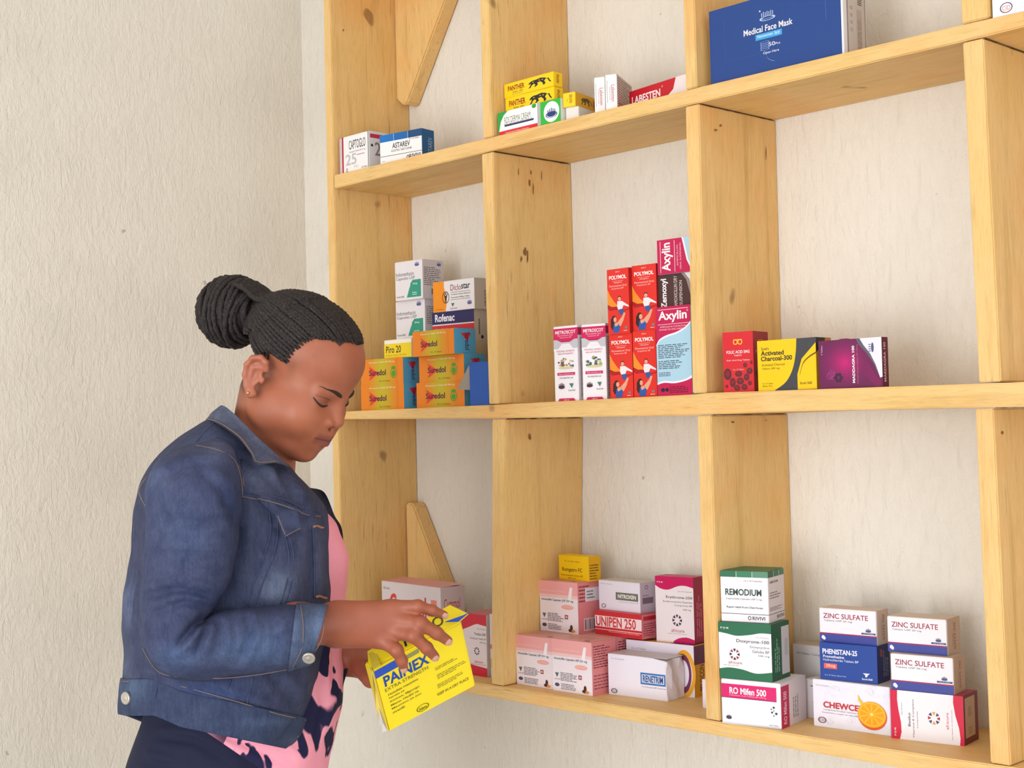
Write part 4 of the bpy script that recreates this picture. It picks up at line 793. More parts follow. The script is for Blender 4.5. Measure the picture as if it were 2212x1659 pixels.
try:
    sk.inputs['Subsurface Weight'].default_value = .12; sk.inputs['Subsurface Radius'].default_value = (1.0, .35, .2); sk.inputs['Subsurface Scale'].default_value = .004
except Exception: pass
n_, l_ = nodes(M_skin); at = n_.new('ShaderNodeAttribute'); at.attribute_name = 'tint'
vv = coords(M_skin); mot = ramp(M_skin, noise(M_skin, 34, 4, .6, vv), [(.3, (.92, .9, .9)), (.6, (1.03, 1.02, 1.0))])
link_in(M_skin, mix(M_skin, 1.0, at.outputs['Color'], mot, 'MULTIPLY'), 'Base Color')
link_in(M_skin, bump(M_skin, noise(M_skin, 700, 2, .5, vv), .12, .0004), 'Normal')
woman = tag(empty('person', (float(pt(480, 1650, 2.05)[0]), float(pt(480, 1650, 2.05)[1]), FZ)), 'woman in blue denim jacket and pink shirt looking down at a yellow packet', 'person')
def wobj(name, V, F, mats, parent=None, mi=None, smooth=True, label=None):
    o = mesh_obj(name, V, F, mats, None, mi, smooth); p = parent or woman; o.parent = p
    o.matrix_parent_inverse = Matrix.Translation(-woman.location) if p is woman else Matrix.Identity(4)
    if label: o['label'] = label
    return o
skin = wobj('body', BV, BF, M_skin)
loc = ((BV - NAS) @ HAX.T) * 1000            # head frame, mm
col = np.tile(np.array(lin((164, 96, 68))), (len(BV), 1))
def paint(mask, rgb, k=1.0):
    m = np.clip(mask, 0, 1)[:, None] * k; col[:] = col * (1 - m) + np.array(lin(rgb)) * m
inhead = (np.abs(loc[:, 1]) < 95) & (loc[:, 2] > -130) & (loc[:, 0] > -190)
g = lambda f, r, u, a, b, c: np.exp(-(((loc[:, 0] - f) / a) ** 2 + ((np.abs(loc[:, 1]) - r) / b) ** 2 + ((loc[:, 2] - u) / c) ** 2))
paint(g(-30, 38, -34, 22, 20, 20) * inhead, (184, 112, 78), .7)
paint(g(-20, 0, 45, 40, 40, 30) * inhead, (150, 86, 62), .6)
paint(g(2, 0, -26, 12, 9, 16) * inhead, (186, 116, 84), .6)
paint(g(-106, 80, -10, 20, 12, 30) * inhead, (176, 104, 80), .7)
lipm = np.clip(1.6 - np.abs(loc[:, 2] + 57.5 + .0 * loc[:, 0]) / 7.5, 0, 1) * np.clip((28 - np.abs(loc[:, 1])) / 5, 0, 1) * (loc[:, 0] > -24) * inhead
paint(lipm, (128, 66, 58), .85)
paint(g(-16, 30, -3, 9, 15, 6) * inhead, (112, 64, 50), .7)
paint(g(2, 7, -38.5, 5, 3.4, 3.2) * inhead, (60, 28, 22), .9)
paint(np.exp(-(((loc[:, 2] + 57.2) / 1.3) ** 2)) * (np.abs(loc[:, 1]) < 27) * (loc[:, 0] > -18) * inhead, (80, 38, 34), .9)
paint(np.clip((-115 - loc[:, 0]) / 25, 0, 1) * np.clip((10 - loc[:, 2]) / 25, 0, 1) * inhead, (118, 76, 58), .7)
paint(np.clip((-104 - loc[:, 0]) / 12, 0, 1) * np.clip((loc[:, 2] + 58) / 14, 0, 1) * np.clip((-loc[:, 0] - 112 - (loc[:, 2] + 20) * -.30) / 8 + .5, 0, 1) * inhead * (loc[:, 2] < 40) * np.clip((70 - np.abs(loc[:, 1])) / 5, 0, 1), (44, 34, 32), .92)
paint(g(-64, 71, 22, 9, 9, 15) * inhead, (60, 42, 38), .6)
paint((~inhead) * 1.0, (158, 88, 63), .85)
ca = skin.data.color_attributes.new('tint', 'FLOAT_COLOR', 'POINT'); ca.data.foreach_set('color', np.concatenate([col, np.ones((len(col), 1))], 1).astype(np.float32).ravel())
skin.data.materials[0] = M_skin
M_dark = base_mat('brow_and_lash', (28, 20, 18), .6); M_nail = base_mat('fingernail', (206, 158, 138), .3)
def head_strip(name, pts, rad, m, off=.0006):
    P = snap(body, [hp(*p) for p in catmull(pts, 5)], off); r = np.interp(np.linspace(0, 1, len(P)), np.linspace(0, 1, len(rad)), rad) * .001
    V, F = tube(P, list(r), 6); return wobj(name, V, F, m)
for s in (1, -1):
    head_strip('eyebrow', [(-24, s * 42, 12), (-15, s * 35, 14.5), (-8, s * 26, 14.5), (-3, s * 18, 12), (-2, s * 12, 9.5)], [.3, .9, 2.3, 3.0, 1.9], M_dark, .0002)
    head_strip('eyelash', [(-24, s * 45, -3), (-15, s * 38, -8.5), (-11, s * 30, -10.5), (-11.5, s * 21, -9)], [.6, 1.5, 1.5, .6], M_dark, .0006)
    head_strip('eyelid_crease', [(-24, s * 43, 3), (-14, s * 35, 2), (-11.5, s * 26, 1), (-12, s * 20, -1)], [.2, .5, .5, .2], base_mat('lid_crease', (92, 52, 40), .6), .0001)
V, F = [], []
bm = bmesh.new(); bmesh.ops.create_uvsphere(bm, u_segments=12, v_segments=8, radius=.0021)
bmesh.ops.translate(bm, verts=bm.verts, vec=Vector(snap(body, [hp(-100, 78, -38)], .0012)[0])); e_ = bm_obj('earring_stud', bm, base_mat('gold', (236, 196, 110), .2, 1), None, True); e_.parent = woman; e_.matrix_parent_inverse = Matrix.Translation(-woman.location)
for P, R_, Dp in fing:    # nails on the back of each fingertip, facing the lens side
    a = pt(*P[2], Dp[2]); b = pt(*P[3], Dp[3]); dr = (b - a) / np.linalg.norm(b - a); up = cT - dr * (cT @ dr); up /= np.linalg.norm(up); si = np.cross(dr, up)
    c0 = b - dr * .0002; V = []; F = []
    for i in range(7):
        for j in range(5):
            x = (i / 6 - .5) * 2; y = (j / 4 - .5) * 2; L = .0056; W = R_[3] * .64 * math.sqrt(max(0, 1 - max(0, abs(x) - .45) ** 2 * 2.2))
            V.append(c0 + dr * L * x * .95 + si * W * y + up * (R_[3] * .93 * math.sqrt(max(.02, 1 - (.66 * y) ** 2)) + .0003 - .0016 * max(0, x) ** 2))
    for i in range(6):
        for j in range(4): k = i * 5 + j; F.append((k, k + 1, k + 6, k + 5))
    V += [v - up * .0015 for v in V]; F += [tuple(x + 35 for x in f[::-1]) for f in F]
    wobj('fingernail', V, F, M_nail)
# ---- hair
M_hair = base_mat('braided_hair', (34, 28, 27), .62, 0, .4)
hv = coords(M_hair, scale=(1, 1, 1)); hn = noise(M_hair, 420, 4, .7, hv, .5)
link_in(M_hair, ramp(M_hair, hn, [(.3, lin((16, 13, 14))), (.55, lin((40, 33, 32))), (.78, lin((104, 86, 76)))]), 'Base Color'); link_in(M_hair, bump(M_hair, hn, .9, .0015), 'Normal')
M_scalp = base_mat('scalp_between_braids', (64, 44, 38), .7)
link_in(M_scalp, ramp(M_scalp, noise(M_scalp, 300, 4, .7, coords(M_scalp), .5), [(.35, lin((26, 20, 20))), (.6, lin((60, 44, 40))), (.8, lin((110, 78, 64)))]), 'Base Color')
SC_ = np.array([-90., 0, 44.]); SRr = np.array([90.5, 72.5, 67.5])
HP = [(-24, 76), (-33, 80), (-48, 80), (-62, 70), (-68, 54), (-71, 40), (-73, 28), (-80, 20), (-90, 22), (-106, 22), (-121, 12), (-126, -12), (-132, -36), (-146, -56), (-240, -60), (-240, 200), (-24, 200)]
def inside(x, y):
    r = False; j = len(HP) - 1
    for i in range(len(HP)):
        if (HP[i][1] > y) != (HP[j][1] > y) and x < (HP[j][0] - HP[i][0]) * (y - HP[i][1]) / (HP[j][1] - HP[i][1]) + HP[i][0]: r = not r
        j = i
    return r
nu, nv = 96, 72; V = []; ok = []
for i in range(nv + 1):
    a = math.pi * i / nv
    for j in range(nu):
        b = 2 * math.pi * j / nu; p = SC_ + SRr * 1.012 * np.array([math.cos(a), math.sin(a) * math.sin(b), math.sin(a) * math.cos(b)]); V.append(p); ok.append(inside(p[0], p[2]))
F = [];
for i in range(nv):
    for j in range(nu):
        q = (i * nu + j, i * nu + (j + 1) % nu, (i + 1) * nu + (j + 1) % nu, (i + 1) * nu + j)
        if sum(ok[k] for k in q) >= 3: F.append(q)
used = sorted({k for f in F for k in f}); mp_ = {k: i for i, k in enumerate(used)}
HVv = [hp(*V[k]) for k in used]; HVs = snap(body, HVv, .0010, 6)
hair = wobj('hair', HVs, [tuple(mp_[k] for k in f) for f in F], M_scalp)
M_nape = M_scalp
BUN = np.array([-224., 0, 28.])
root = np.array([-172., 0, 62.])
def braid(start, rr, k):
    s = (start - SC_) / SRr; rho = np.linalg.norm(s); s /= np.linalg.norm(s); e = (root + np.array([0, start[1] * .28, (start[2] - 50) * .22]) - SC_) / SRr; e /= np.linalg.norm(e)
    om = math.acos(np.clip(s @ e, -1, 1)); n = max(12, int(om * 34)); P = []
    for i in range(n):
        t = i / (n - 1); q = (math.sin((1 - t) * om) * s + math.sin(t * om) * e) / math.sin(om); P.append(SC_ + SRr * q * (max(1.03, rho) * (1 - t) ** 2 + (1.03 + .035 * t) * (1 - (1 - t) ** 2)))
    P = np.array(P); W = np.array([hp(*p) for p in P]); W = np.where((np.linspace(0, 1, n) < .5)[:, None], snap(body, W, .0016, 5), W)
    r = np.array([rr * (.3 + .7 * min(1, i / 5)) * (1 + .2 * math.sin(i * 2.4 + k)) for i in range(n)]) * .001
    v, f = tube(W, list(r), 7); o = wobj('braid', v, f, M_hair, hair); return o
starts = []
def hl(ps, r): 
    return ps
line = catmull([(-22, 0, 83), (-27, 22, 84), (-38, 40, 80), (-52, 54, 73), (-62, 62, 60), (-69, 68, 44), (-70, 71, 30), (-72, 72, 20)], 6)
seg = np.concatenate([[0], np.cumsum(np.linalg.norm(np.diff(line, axis=0), axis=1))]); L = seg[-1]
k = 0
for s in (1, -1):
    N = 27
    for i in range(N):
        d = (i + .5) / N * L if s == 1 else (i + .5) / N * L
        p = np.array([np.interp(d, seg, line[:, c]) for c in range(3)]); p[1] *= s; p += rng.normal(0, 1.0, 3); starts.append(p)
for p in starts: braid(p, 3.3, k); k += 1
for s in (1, -1):
    for p in ((-92, 73, 24), (-102, 72, 22), (-113, 71, 18), (-122, 69, 8), (-127, 66, -4)):
        braid(np.array([p[0], s * p[1], p[2]], float), 3.3, k); k += 1
for p in ((-50, 12, 100), (-56, -14, 103), (-66, 36, 100), (-80, 52, 92), (-86, 64, 74), (-90, 70, 55), (-72, 10, 110), (-78, -30, 107), (-96, 30, 108), (-100, 60, 84)): braid(np.array(p, float), 4.2, k); k += 1
bun = None
bm = bmesh.new(); bmesh.ops.create_uvsphere(bm, u_segments=40, v_segments=28, radius=1)
nrm = []
for v in bm.verts: v.co = Vector(hp(*(BUN + np.array([v.co.x * 48, v.co.y * 50, v.co.z * 47]))))
bun = bm_obj('bun', bm, M_hair, None, True); bun.parent = woman; bun.matrix_parent_inverse = Matrix.Translation(-woman.location)
# coils of braid wound round the bun
axv = np.array([.93, .1, .36]); axv /= np.linalg.norm(axv); e1 = np.cross(axv, [0, 1, 0]); e1 /= np.linalg.norm(e1); e2 = np.cross(axv, e1)
for i in range(22):
    a = math.radians(9 + i * 7.4); P = []; ja, jb = rng.normal(0, .05), rng.random() * 6
    for j in range(49):
        b = 2 * math.pi * j / 48; aa = a + .06 * math.sin(2 * b + i) + ja + .05 * math.sin(b + jb)
        P.append(hp(*(BUN + (50.5 + 1.2 * math.sin(3 * b + i * 2)) * (math.cos(aa) * axv + math.sin(aa) * (math.cos(b) * e1 + math.sin(b) * e2)))))
    r = [.0037 * (1 + .22 * math.sin(j * 2.3 + i)) for j in range(49)]
    v, f = tube(P, r, 7, False); wobj('coil', v, f, M_hair, bun)
for q in range(10):      # strands running from the crown into the bun
    y = (q - 4.5) * 8.5; P = catmull([hp(-150, y * 1.15, 92 - abs(y) * .35), hp(-166, y, 86 - abs(y) * .3), hp(-184, y * .85, 80 - abs(y) * .25), hp(-206, y * .8, 82 - abs(y) * .22), hp(-228, y * .75, 79 - abs(y) * .25)], 6)
    v, f = tube(P, [.0045 * (1 + .15 * math.sin(i * 2.2 + q)) for i in range(len(P))], 7); wobj('strand', v, f, M_hair, bun)
# ---- clothes: tubes lofted through measured outline pairs
def loft(rows, sub=6, n=72, e=2.2):
    """rows: (Au,Av, Bu,Bv, depth, half_thickness) -> world verts grid, px grid, angle grid"""
    R_ = catmull(np.array(rows, float), sub); m = len(R_); W = np.zeros((m, n, 3)); U = np.zeros((m, n, 2)); N_ = np.zeros((m, n))
    for i, (au, av, bu, bv, d, t) in enumerate(R_):
        for k in range(n):
            a = 2 * math.pi * k / n; c, s = math.cos(a), math.sin(a); c = math.copysign(abs(c) ** (2 / e), c); s = math.copysign(abs(s) ** (2 / e), s)
            u = (au + bu) / 2 + (bu - au) / 2 * c; v = (av + bv) / 2 + (bv - av) / 2 * c
            W[i, k] = pt(u, v, d - t * s); U[i, k] = (u, v); N_[i, k] = s
    return W, U, N_
def crease(W, U, S, cr):
    """fold lines pressed into the cloth: (polyline px, width px, depth mm)"""
    m, n, _ = W.shape; c = W.mean(1, keepdims=True); dirn = W - c; dirn /= np.linalg.norm(dirn, axis=2, keepdims=True) + 1e-9
    disp = np.zeros((m, n))
    for line, wd, dp in cr:
        P = np.array(line, float); best = np.full((m, n), 1e9); sgn = np.zeros((m, n)); L = 0; tt = np.zeros((m, n)); tot = np.linalg.norm(np.diff(P, axis=0), axis=1).sum()
        for a, b in zip(P[:-1], P[1:]):
            ab = b - a; l = np.linalg.norm(ab); t = np.clip(((U - a) @ ab) / (l * l), 0, 1); q = U - (a + t[..., None] * ab); dd = np.linalg.norm(q, axis=2)
            sg = np.sign(q[..., 0] * ab[1] - q[..., 1] * ab[0]); up = dd < best; best = np.where(up, dd, best); sgn = np.where(up, sg, sgn); tt = np.where(up, (L + t * l) / tot, tt); L += l
        fade = np.clip(np.minimum(tt, 1 - tt) * 5 + .15, 0, 1); x = best * sgn / wd
        disp += fade * dp * .0023 * (-np.exp(-x * x) + .75 * np.exp(-((x - 1.7) / 1.1) ** 2))
    return W + dirn * (disp * np.clip(S * 1.6, 0, 1))[..., None]
def lump(W, seed, amp, sc=18):
    r = np.random.default_rng(seed); m, n, _ = W.shape; c = W.mean(1, keepdims=True); d = W - c; d /= np.linalg.norm(d, axis=2, keepdims=True) + 1e-9; f = 0
    for i in range(9):
        k = r.normal(0, sc * (1 + i * .35), 3); f = f + np.sin(W @ k + r.random() * 6.28) / (1 + i * .5)
    return W + d * (f * amp)[..., None]
def grid_faces(m, n, wrap=True):
    F = []
    for i in range(m - 1):
        for k in range(n if wrap else n - 1): F.append((i * n + k, i * n + (k + 1) % n, (i + 1) * n + (k + 1) % n, (i + 1) * n + k))
    return F
def cloth(name, W, m, parent=None, colors=None, caps=True, U=None, label=None):
    a, n, _ = W.shape; V = W.reshape(-1, 3); F = grid_faces(a, n)
    if caps: F.append(tuple(range(n))); F.append(tuple(range((a - 1) * n, a * n))[::-1])
    o = wobj(name, V, [f[::-1] for f in F], m, parent, label=label)
    if colors is not None:
        at_ = o.data.color_attributes.new('tint', 'FLOAT_COLOR', 'POINT'); at_.data.foreach_set('color', np.concatenate([colors.reshape(-1, 3), np.ones((a * n, 1))], 1).astype(np.float32).ravel())
    return o
def denim(name, base=(62, 80, 120), tinted=True):
    m = base_mat(name, base, .85, 0, .2); v = coords(m); v2 = coords(m, scale=(1, 1, .12))
    n1 = noise(m, 1500, 2, .6, v2); n2 = noise(m, 40, 5, .65, v, .4); n3 = noise(m, 600, 2, .5, v)
    if tinted:
        nn, ll = nodes(m); a = nn.new('ShaderNodeAttribute'); a.attribute_name = 'tint'; c = a.outputs['Color']
    else: c = lin(base)
    c = mix(m, 1.0, c, ramp(m, n2, [(.3, (.72, .74, .8)), (.55, (1.02, 1.02, 1.0)), (.75, (1.3, 1.27, 1.2))]), 'MULTIPLY')
    n5 = noise(m, 260, 4, .7, v2); c = mix(m, .8, c, ramp(m, n5, [(.3, (.76, .78, .82)), (.7, (1.24, 1.22, 1.18))]), 'MULTIPLY')
    c = mix(m, .75, c, ramp(m, n1, [(.3, (.72, .74, .8)), (.7, (1.25, 1.24, 1.2))]), 'MULTIPLY')
    link_in(m, c, 'Base Color'); b = bump(m, n1, .4, .0006); b = bump(m, n3, .3, .0005, b); b = bump(m, n2, .5, .003, b); link_in(m, b, 'Normal'); return m
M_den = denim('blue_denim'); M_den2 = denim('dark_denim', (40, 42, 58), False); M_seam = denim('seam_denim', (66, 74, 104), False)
M_thread = base_mat('tan_stitching', (116, 98, 96), .8); M_orange = base_mat('orange_stitching', (172, 118, 86), .8); M_btn = base_mat('metal_button', (186, 180, 168), .35, .6)
jacket = empty('jacket', (0, 0, 0)); jacket.parent = woman; jacket.matrix_parent_inverse = Matrix.Translation(-woman.location)
def jobj(*a, **k): k['parent'] = jacket; return wobj(*a, **k)
TB = [(452, 905, 548, 925, 2.05, .050), (420, 925, 585, 965, 2.05, .085), (372, 955, 625, 1008, 2.05, .118), (330, 1000, 662, 1045, 2.05, .140), (303, 1050, 688, 1075, 2.05, .150), (288, 1112, 707, 1112, 2.05, .156),
      (284, 1180, 713, 1180, 2.05, .158), (275, 1245, 715, 1245, 2.05, .158), (263, 1310, 714, 1310, 2.05, .158), (264, 1360, 706, 1370, 2.05, .156), (268, 1405, 694, 1430, 2.05, .154), (263, 1440, 682, 1490, 2.05, .152), (263, 1470, 668, 1556, 2.05, .150), (263, 1500, 660, 1585, 2.05, .146)]
W, U, S = loft(TB, 8, 96, 2.3)
cr_t = [([(519, 1120), (512, 1200), (490, 1285)], 9, 5), ([(300, 1230), (285, 1290), (275, 1370)], 7, 4), ([(560, 1420), (600, 1470), (640, 1520)], 12, 2.5), ([(400, 1480), (480, 1500), (600, 1545)], 9, 2),
        ([(553, 1073), (590, 1120), (610, 1165)], 8, 4), ([(640, 1060), (672, 1150), (676, 1290)], 7, 2.2), ([(520, 985), (560, 1010), (640, 1100)], 9, 3), ([(600, 1000), (612, 1040), (650, 1090)], 10, 5), ([(572, 1197), (548, 1269), (534, 1310)], 4, 1.5), ([(632, 1245), (616, 1308)], 4, 1.5)]
W = lump(crease(W, U, S, cr_t), 3, .0012, 26)
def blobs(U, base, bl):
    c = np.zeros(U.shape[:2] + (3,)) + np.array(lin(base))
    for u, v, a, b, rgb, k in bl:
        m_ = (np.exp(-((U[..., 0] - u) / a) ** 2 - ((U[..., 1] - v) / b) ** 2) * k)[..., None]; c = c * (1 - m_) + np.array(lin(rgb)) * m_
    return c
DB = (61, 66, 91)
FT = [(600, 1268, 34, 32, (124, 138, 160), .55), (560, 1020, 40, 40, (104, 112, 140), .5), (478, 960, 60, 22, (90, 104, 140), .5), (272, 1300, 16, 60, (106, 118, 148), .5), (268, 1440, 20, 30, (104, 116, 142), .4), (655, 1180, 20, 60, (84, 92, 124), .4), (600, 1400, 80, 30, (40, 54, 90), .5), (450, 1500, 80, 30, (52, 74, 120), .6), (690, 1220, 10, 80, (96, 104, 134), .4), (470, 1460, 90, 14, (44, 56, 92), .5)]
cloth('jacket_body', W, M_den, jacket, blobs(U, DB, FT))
def surf_pt(u, v, off=.002):
    """the jacket body's near surface behind an image point"""
    d2 = np.where(S > .15, (U[..., 0] - u) ** 2 + (U[..., 1] - v) ** 2, 1e9); i = np.unravel_index(np.argsort(d2, axis=None)[:4], d2.shape)
    w_ = 1 / (d2[i] + 3); P = (W[i] * w_[:, None]).sum(0) / w_.sum(); dep = -((P - CAM) @ cT)
    return pt(u, v, dep - off)
def seam(line, rad=.0011, m=None, off=.0005, name='seam'):
    P = catmull(line, 6); V, F = tube([surf_pt(u, v, off) for u, v in P], rad, 6); return jobj(name, V, F, m or M_seam)
# sleeve of the near arm
SL = [(398, 962, 470, 945, 1.955, .020), (352, 985, 500, 962, 1.925, .050), (326, 1016, 514, 1000, 1.905, .066), (314, 1060, 523, 1055, 1.895, .074), (316, 1130, 519, 1125, 1.89, .074), (311, 1200, 511, 1198, 1.888, .072), (304, 1270, 496, 1262, 1.886, .070), (300, 1330, 474, 1300, 1.884, .068), (303, 1388, 456, 1326, 1.882, .066),
      (322, 1433, 450, 1332, 1.882, .064), (354, 1460, 452, 1330, 1.882, .063), (402, 1468, 468, 1322, 1.882, .062), (470, 1470, 520, 1314, 1.884, .060), (540, 1462, 572, 1310, 1.887, .057), (600, 1452, 622, 1307, 1.890, .054), (640, 1444, 650, 1305, 1.892, .050)]
WS, US, SS = loft(SL, 8, 80, 2.1)
cr_s = [([(330, 1110), (420, 1128), (515, 1118)], 8, 2.2), ([(312, 1192), (400, 1196), (500, 1200)], 7, 2.4), ([(306, 1290), (380, 1272), (470, 1290)], 10, 3.5), ([(318, 1330), (400, 1300), (462, 1316)], 9, 3), ([(452, 1328), (420, 1350), (380, 1400)], 9, 4.5), ([(456, 1332), (440, 1370), (425, 1420)], 8, 3.5), ([(465, 1326), (478, 1370), (470, 1420)], 9, 2.2),
        ([(528, 1318), (545, 1370), (520, 1430)], 8, 2.6), ([(330, 1040), (420, 1000), (500, 1010)], 12, 2.2), ([(480, 1075), (505, 1110), (520, 1150)], 10, 2.8), ([(360, 1070), (350, 1160), (352, 1260)], 18, 1.6), ([(590, 1330), (600, 1380), (590, 1440)], 9, 1.4), ([(430, 1010), (470, 1050), (515, 1090)], 12, 2.4)]
WS = lump(crease(WS, US, SS, cr_s), 5, .0010, 30)
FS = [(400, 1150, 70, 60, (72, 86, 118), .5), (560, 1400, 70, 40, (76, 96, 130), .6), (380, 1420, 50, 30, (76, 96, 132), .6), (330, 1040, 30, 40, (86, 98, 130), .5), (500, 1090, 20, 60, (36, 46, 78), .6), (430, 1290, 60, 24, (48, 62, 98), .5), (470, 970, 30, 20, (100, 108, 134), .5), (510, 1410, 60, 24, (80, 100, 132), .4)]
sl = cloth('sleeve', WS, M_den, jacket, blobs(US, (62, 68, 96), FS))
CF = [(622, 1449, 640, 1303, 1.889, .054), (630, 1448, 648, 1302, 1.889, .0555), (650, 1444, 670, 1303, 1.893, .055), (668, 1440, 705, 1304, 1.897, .053), (672, 1436, 708, 1306, 1.898, .051), (668, 1430, 703, 1312, 1.898, .046), (650, 1430, 675, 1316, 1.895, .045)]
WC, UC, Sc = loft(CF, 5, 72, 2.1); WC = lump(WC, 8, .0006, 40); cuff = cloth('cuff', WC, M_den, jacket, blobs(UC, (74, 86, 112), [(690, 1350, 14, 40, (104, 122, 156), .6)]), caps=False)
for t_ in (.02, .94):   # stitched edges of the cuff
    pass
def sleeve_pt(u, v, off=.001, G=None):
    Wg, Ug, Sg = G or (WS, US, SS); d2 = np.where(Sg > .1, (Ug[..., 0] - u) ** 2 + (Ug[..., 1] - v) ** 2, 1e9); i = np.unravel_index(np.argsort(d2, axis=None)[:4], d2.shape); w_ = 1 / (d2[i] + 3)
    P = (Wg[i] * w_[:, None]).sum(0) / w_.sum(); return pt(u, v, -((P - CAM) @ cT) - off)
for line, G in (([(649, 1308), (655, 1350), (652, 1400), (632, 1442)], (WC, UC, Sc)), ([(694, 1312), (700, 1345), (693, 1385), (668, 1425)], (WC, UC, Sc)), ([(424, 962), (470, 972), (505, 992), (520, 1030), (524, 1070)], None), ([(308, 1400), (326, 1432), (350, 1455), (400, 1463), (480, 1465), (560, 1457), (620, 1446)], None), ([(318, 1030), (300, 1060), (318, 1100)], None)):
    P = catmull(line, 6); V, F = tube([sleeve_pt(u, v, .0006, G) for u, v in P], .0008, 6); jobj('stitching', V, F, M_thread)
def button(c, nrm, r=.0085, par=None):
    nrm = nrm / np.linalg.norm(nrm); a = np.cross(nrm, [0, 0, 1.]); a /= np.linalg.norm(a); b = np.cross(nrm, a); prof = [(0, .0034), (.35, .0030), (.55, .0022), (.75, .0030), (.92, .0028), (1, .0016), (1, 0)]; V = []; n = 20
    for q, h in prof:
        for k in range(n): t = 2 * math.pi * k / n; V.append(c + nrm * h + (a * math.cos(t) + b * math.sin(t)) * r * max(q, .01))
    return jobj('button', V, grid_faces(len(prof), n), M_btn)
button(pt(667, 1421, 1.846), cT * .85 - cU * .4, .0085)
# far sleeve end: dark open cuff round the other wrist
LS = [(560, 1370, 580, 1300, 2.21, .045), (640, 1450, 660, 1365, 2.18, .045), (705, 1492, 738, 1385, 2.135, .045), (728, 1508, 762, 1392, 2.115, .043), (732, 1506, 766, 1396, 2.112, .038), (715, 1490, 745, 1400, 2.12, .034)]
WL, UL, S2 = loft(LS, 5, 48, 2.1); cloth('sleeve', lump(WL, 4, .001, 40), M_den2, jacket, caps=False)
# waistband
WB = [(262, 1464, 668, 1551, 2.05, .1495), (259, 1469, 670, 1556, 2.05, .1535), (256, 1505, 660, 1590, 2.05, .1545), (255, 1538, 642, 1618, 2.05, .154), (258, 1543, 638, 1621, 2.05, .1515), (264, 1536, 634, 1612, 2.05, .146), (268, 1500, 640, 1580, 2.05, .14)]
WW, UW, SW = loft(WB, 6, 96, 2.3)
hem = np.clip(1 - np.abs(UW[..., 0] - 330) / 60, 0, 1) * SW * .010; WW = WW + cU * hem[..., None]
WW = lump(WW, 11, .0008, 30); cloth('waistband', WW, M_den, jacket, blobs(UW, (56, 66, 92), [(290, 1490, 30, 24, (96, 116, 146), .5), (560, 1560, 60, 10, (84, 100, 130), .4), (640, 1600, 20, 14, (90, 96, 120), .5)]), caps=False)
GW = (WW, UW, SW)
for line in ([(264, 1472), (340, 1472), (420, 1490), (520, 1518), (600, 1542), (662, 1556)], [(262, 1538), (330, 1536), (420, 1556), (520, 1582), (600, 1606), (638, 1616)]):
    P = catmull(line, 8); V, F = tube([sleeve_pt(u, v, .0005, GW) for u, v in P], .0009, 6); jobj('stitching', V, F, M_thread)
for line in ([(343, 1464), (336, 1500), (328, 1532)],):
    P = catmull(line, 8); V, F = tube([sleeve_pt(u, v, .001, GW) for u, v in P], .0016, 6); jobj('seam', V, F, M_seam)
button(pt(273, 1508, 1.966), cT * .8 - cR * .55, .009)
# raised seams over the body
for line in ([(520, 1062), (553, 1068), (584, 1072), (620, 1082), (660, 1100), (703, 1106)], [(582, 1110), (584, 1150), (572, 1197), (548, 1262), (534, 1306)], [(598, 1108), (600, 1150), (590, 1200), (565, 1264), (552, 1306)],
             [(625, 1158), (634, 1200), (633, 1245), (616, 1306)], [(616, 1160), (624, 1200), (622, 1245), (606, 1304)], [(664, 1062), (673, 1110), (678, 1197), (679, 1293)], [(703, 1100), (707, 1180), (706, 1290)],
             [(522, 992), (524, 1050)], [(474, 905), (450, 925), (424, 955)], [(498, 1468), (490, 1490)], [(548, 1464), (538, 1500), (533, 1522)]):
    seam(line, .0011)
seam([(520, 1072), (553, 1078), (584, 1082)], .0009, M_thread, name='stitching'); seam([(640, 1100), (662, 1112), (702, 1116)], .0009, M_thread, name='stitching'); seam([(505, 990), (520, 1015), (527, 1050)], .0009, M_thread, name='stitching')
for (u, v) in ((688, 1139), (694, 1291)): seam([(u - 12, v - 1), (u - 4, v - 3), (u + 4, v), (u + 11, v + 1)], .0018, M_orange, .0012, 'buttonhole')
P = [sleeve_pt(u, v, .0015, GW) for u, v in catmull([(612, 1578), (620, 1583), (632, 1584), (642, 1590)], 4)]; V, F = tube(P, .0018, 6); jobj('buttonhole', V, F, M_orange)
def patch(name, poly, m, base, lift=.004, th_=.0022, G=None, edge=True):
    """a thin sewn-on piece lying on the cloth"""
    pl = [Vector((u, v, 0)) for u, v in poly]; tri = tessellate_polygon([pl]); n = len(poly)
    top = [base(u, v, lift) for u, v in poly]; bot = [base(u, v, lift - th_) for u, v in poly]
    F = [tuple(t) for t in tri] + [tuple(i + n for i in t[::-1]) for t in tri] + [(i, (i + 1) % n, n + (i + 1) % n, n + i) for i in range(n)]
    o = jobj(name, top + bot, F, m, smooth=False)
    return o
M_flap = denim('flap_denim', (66, 74, 102), False)
# chest pocket flap with a lifted tip
fl = lambda u, v, off: surf_pt(u, v, off + max(0, (v - 1085)) * .00013)
patch('pocket_flap', [(553, 1073), (575, 1080), (600, 1084), (622, 1090), (641, 1098), (646, 1120), (652, 1144), (634, 1152), (613, 1162), (606, 1140), (594, 1112), (575, 1096)], M_flap, fl, .004)
for line in ([(600, 1114), (609, 1138), (616, 1155)], [(556, 1076), (600, 1088), (638, 1101)], [(617, 1158), (635, 1148), (649, 1141)]):
    V, F = tube([fl(u, v, .0046) for u, v in catmull(line, 5)], .0008, 6); jobj('stitching', V, F, M_thread)
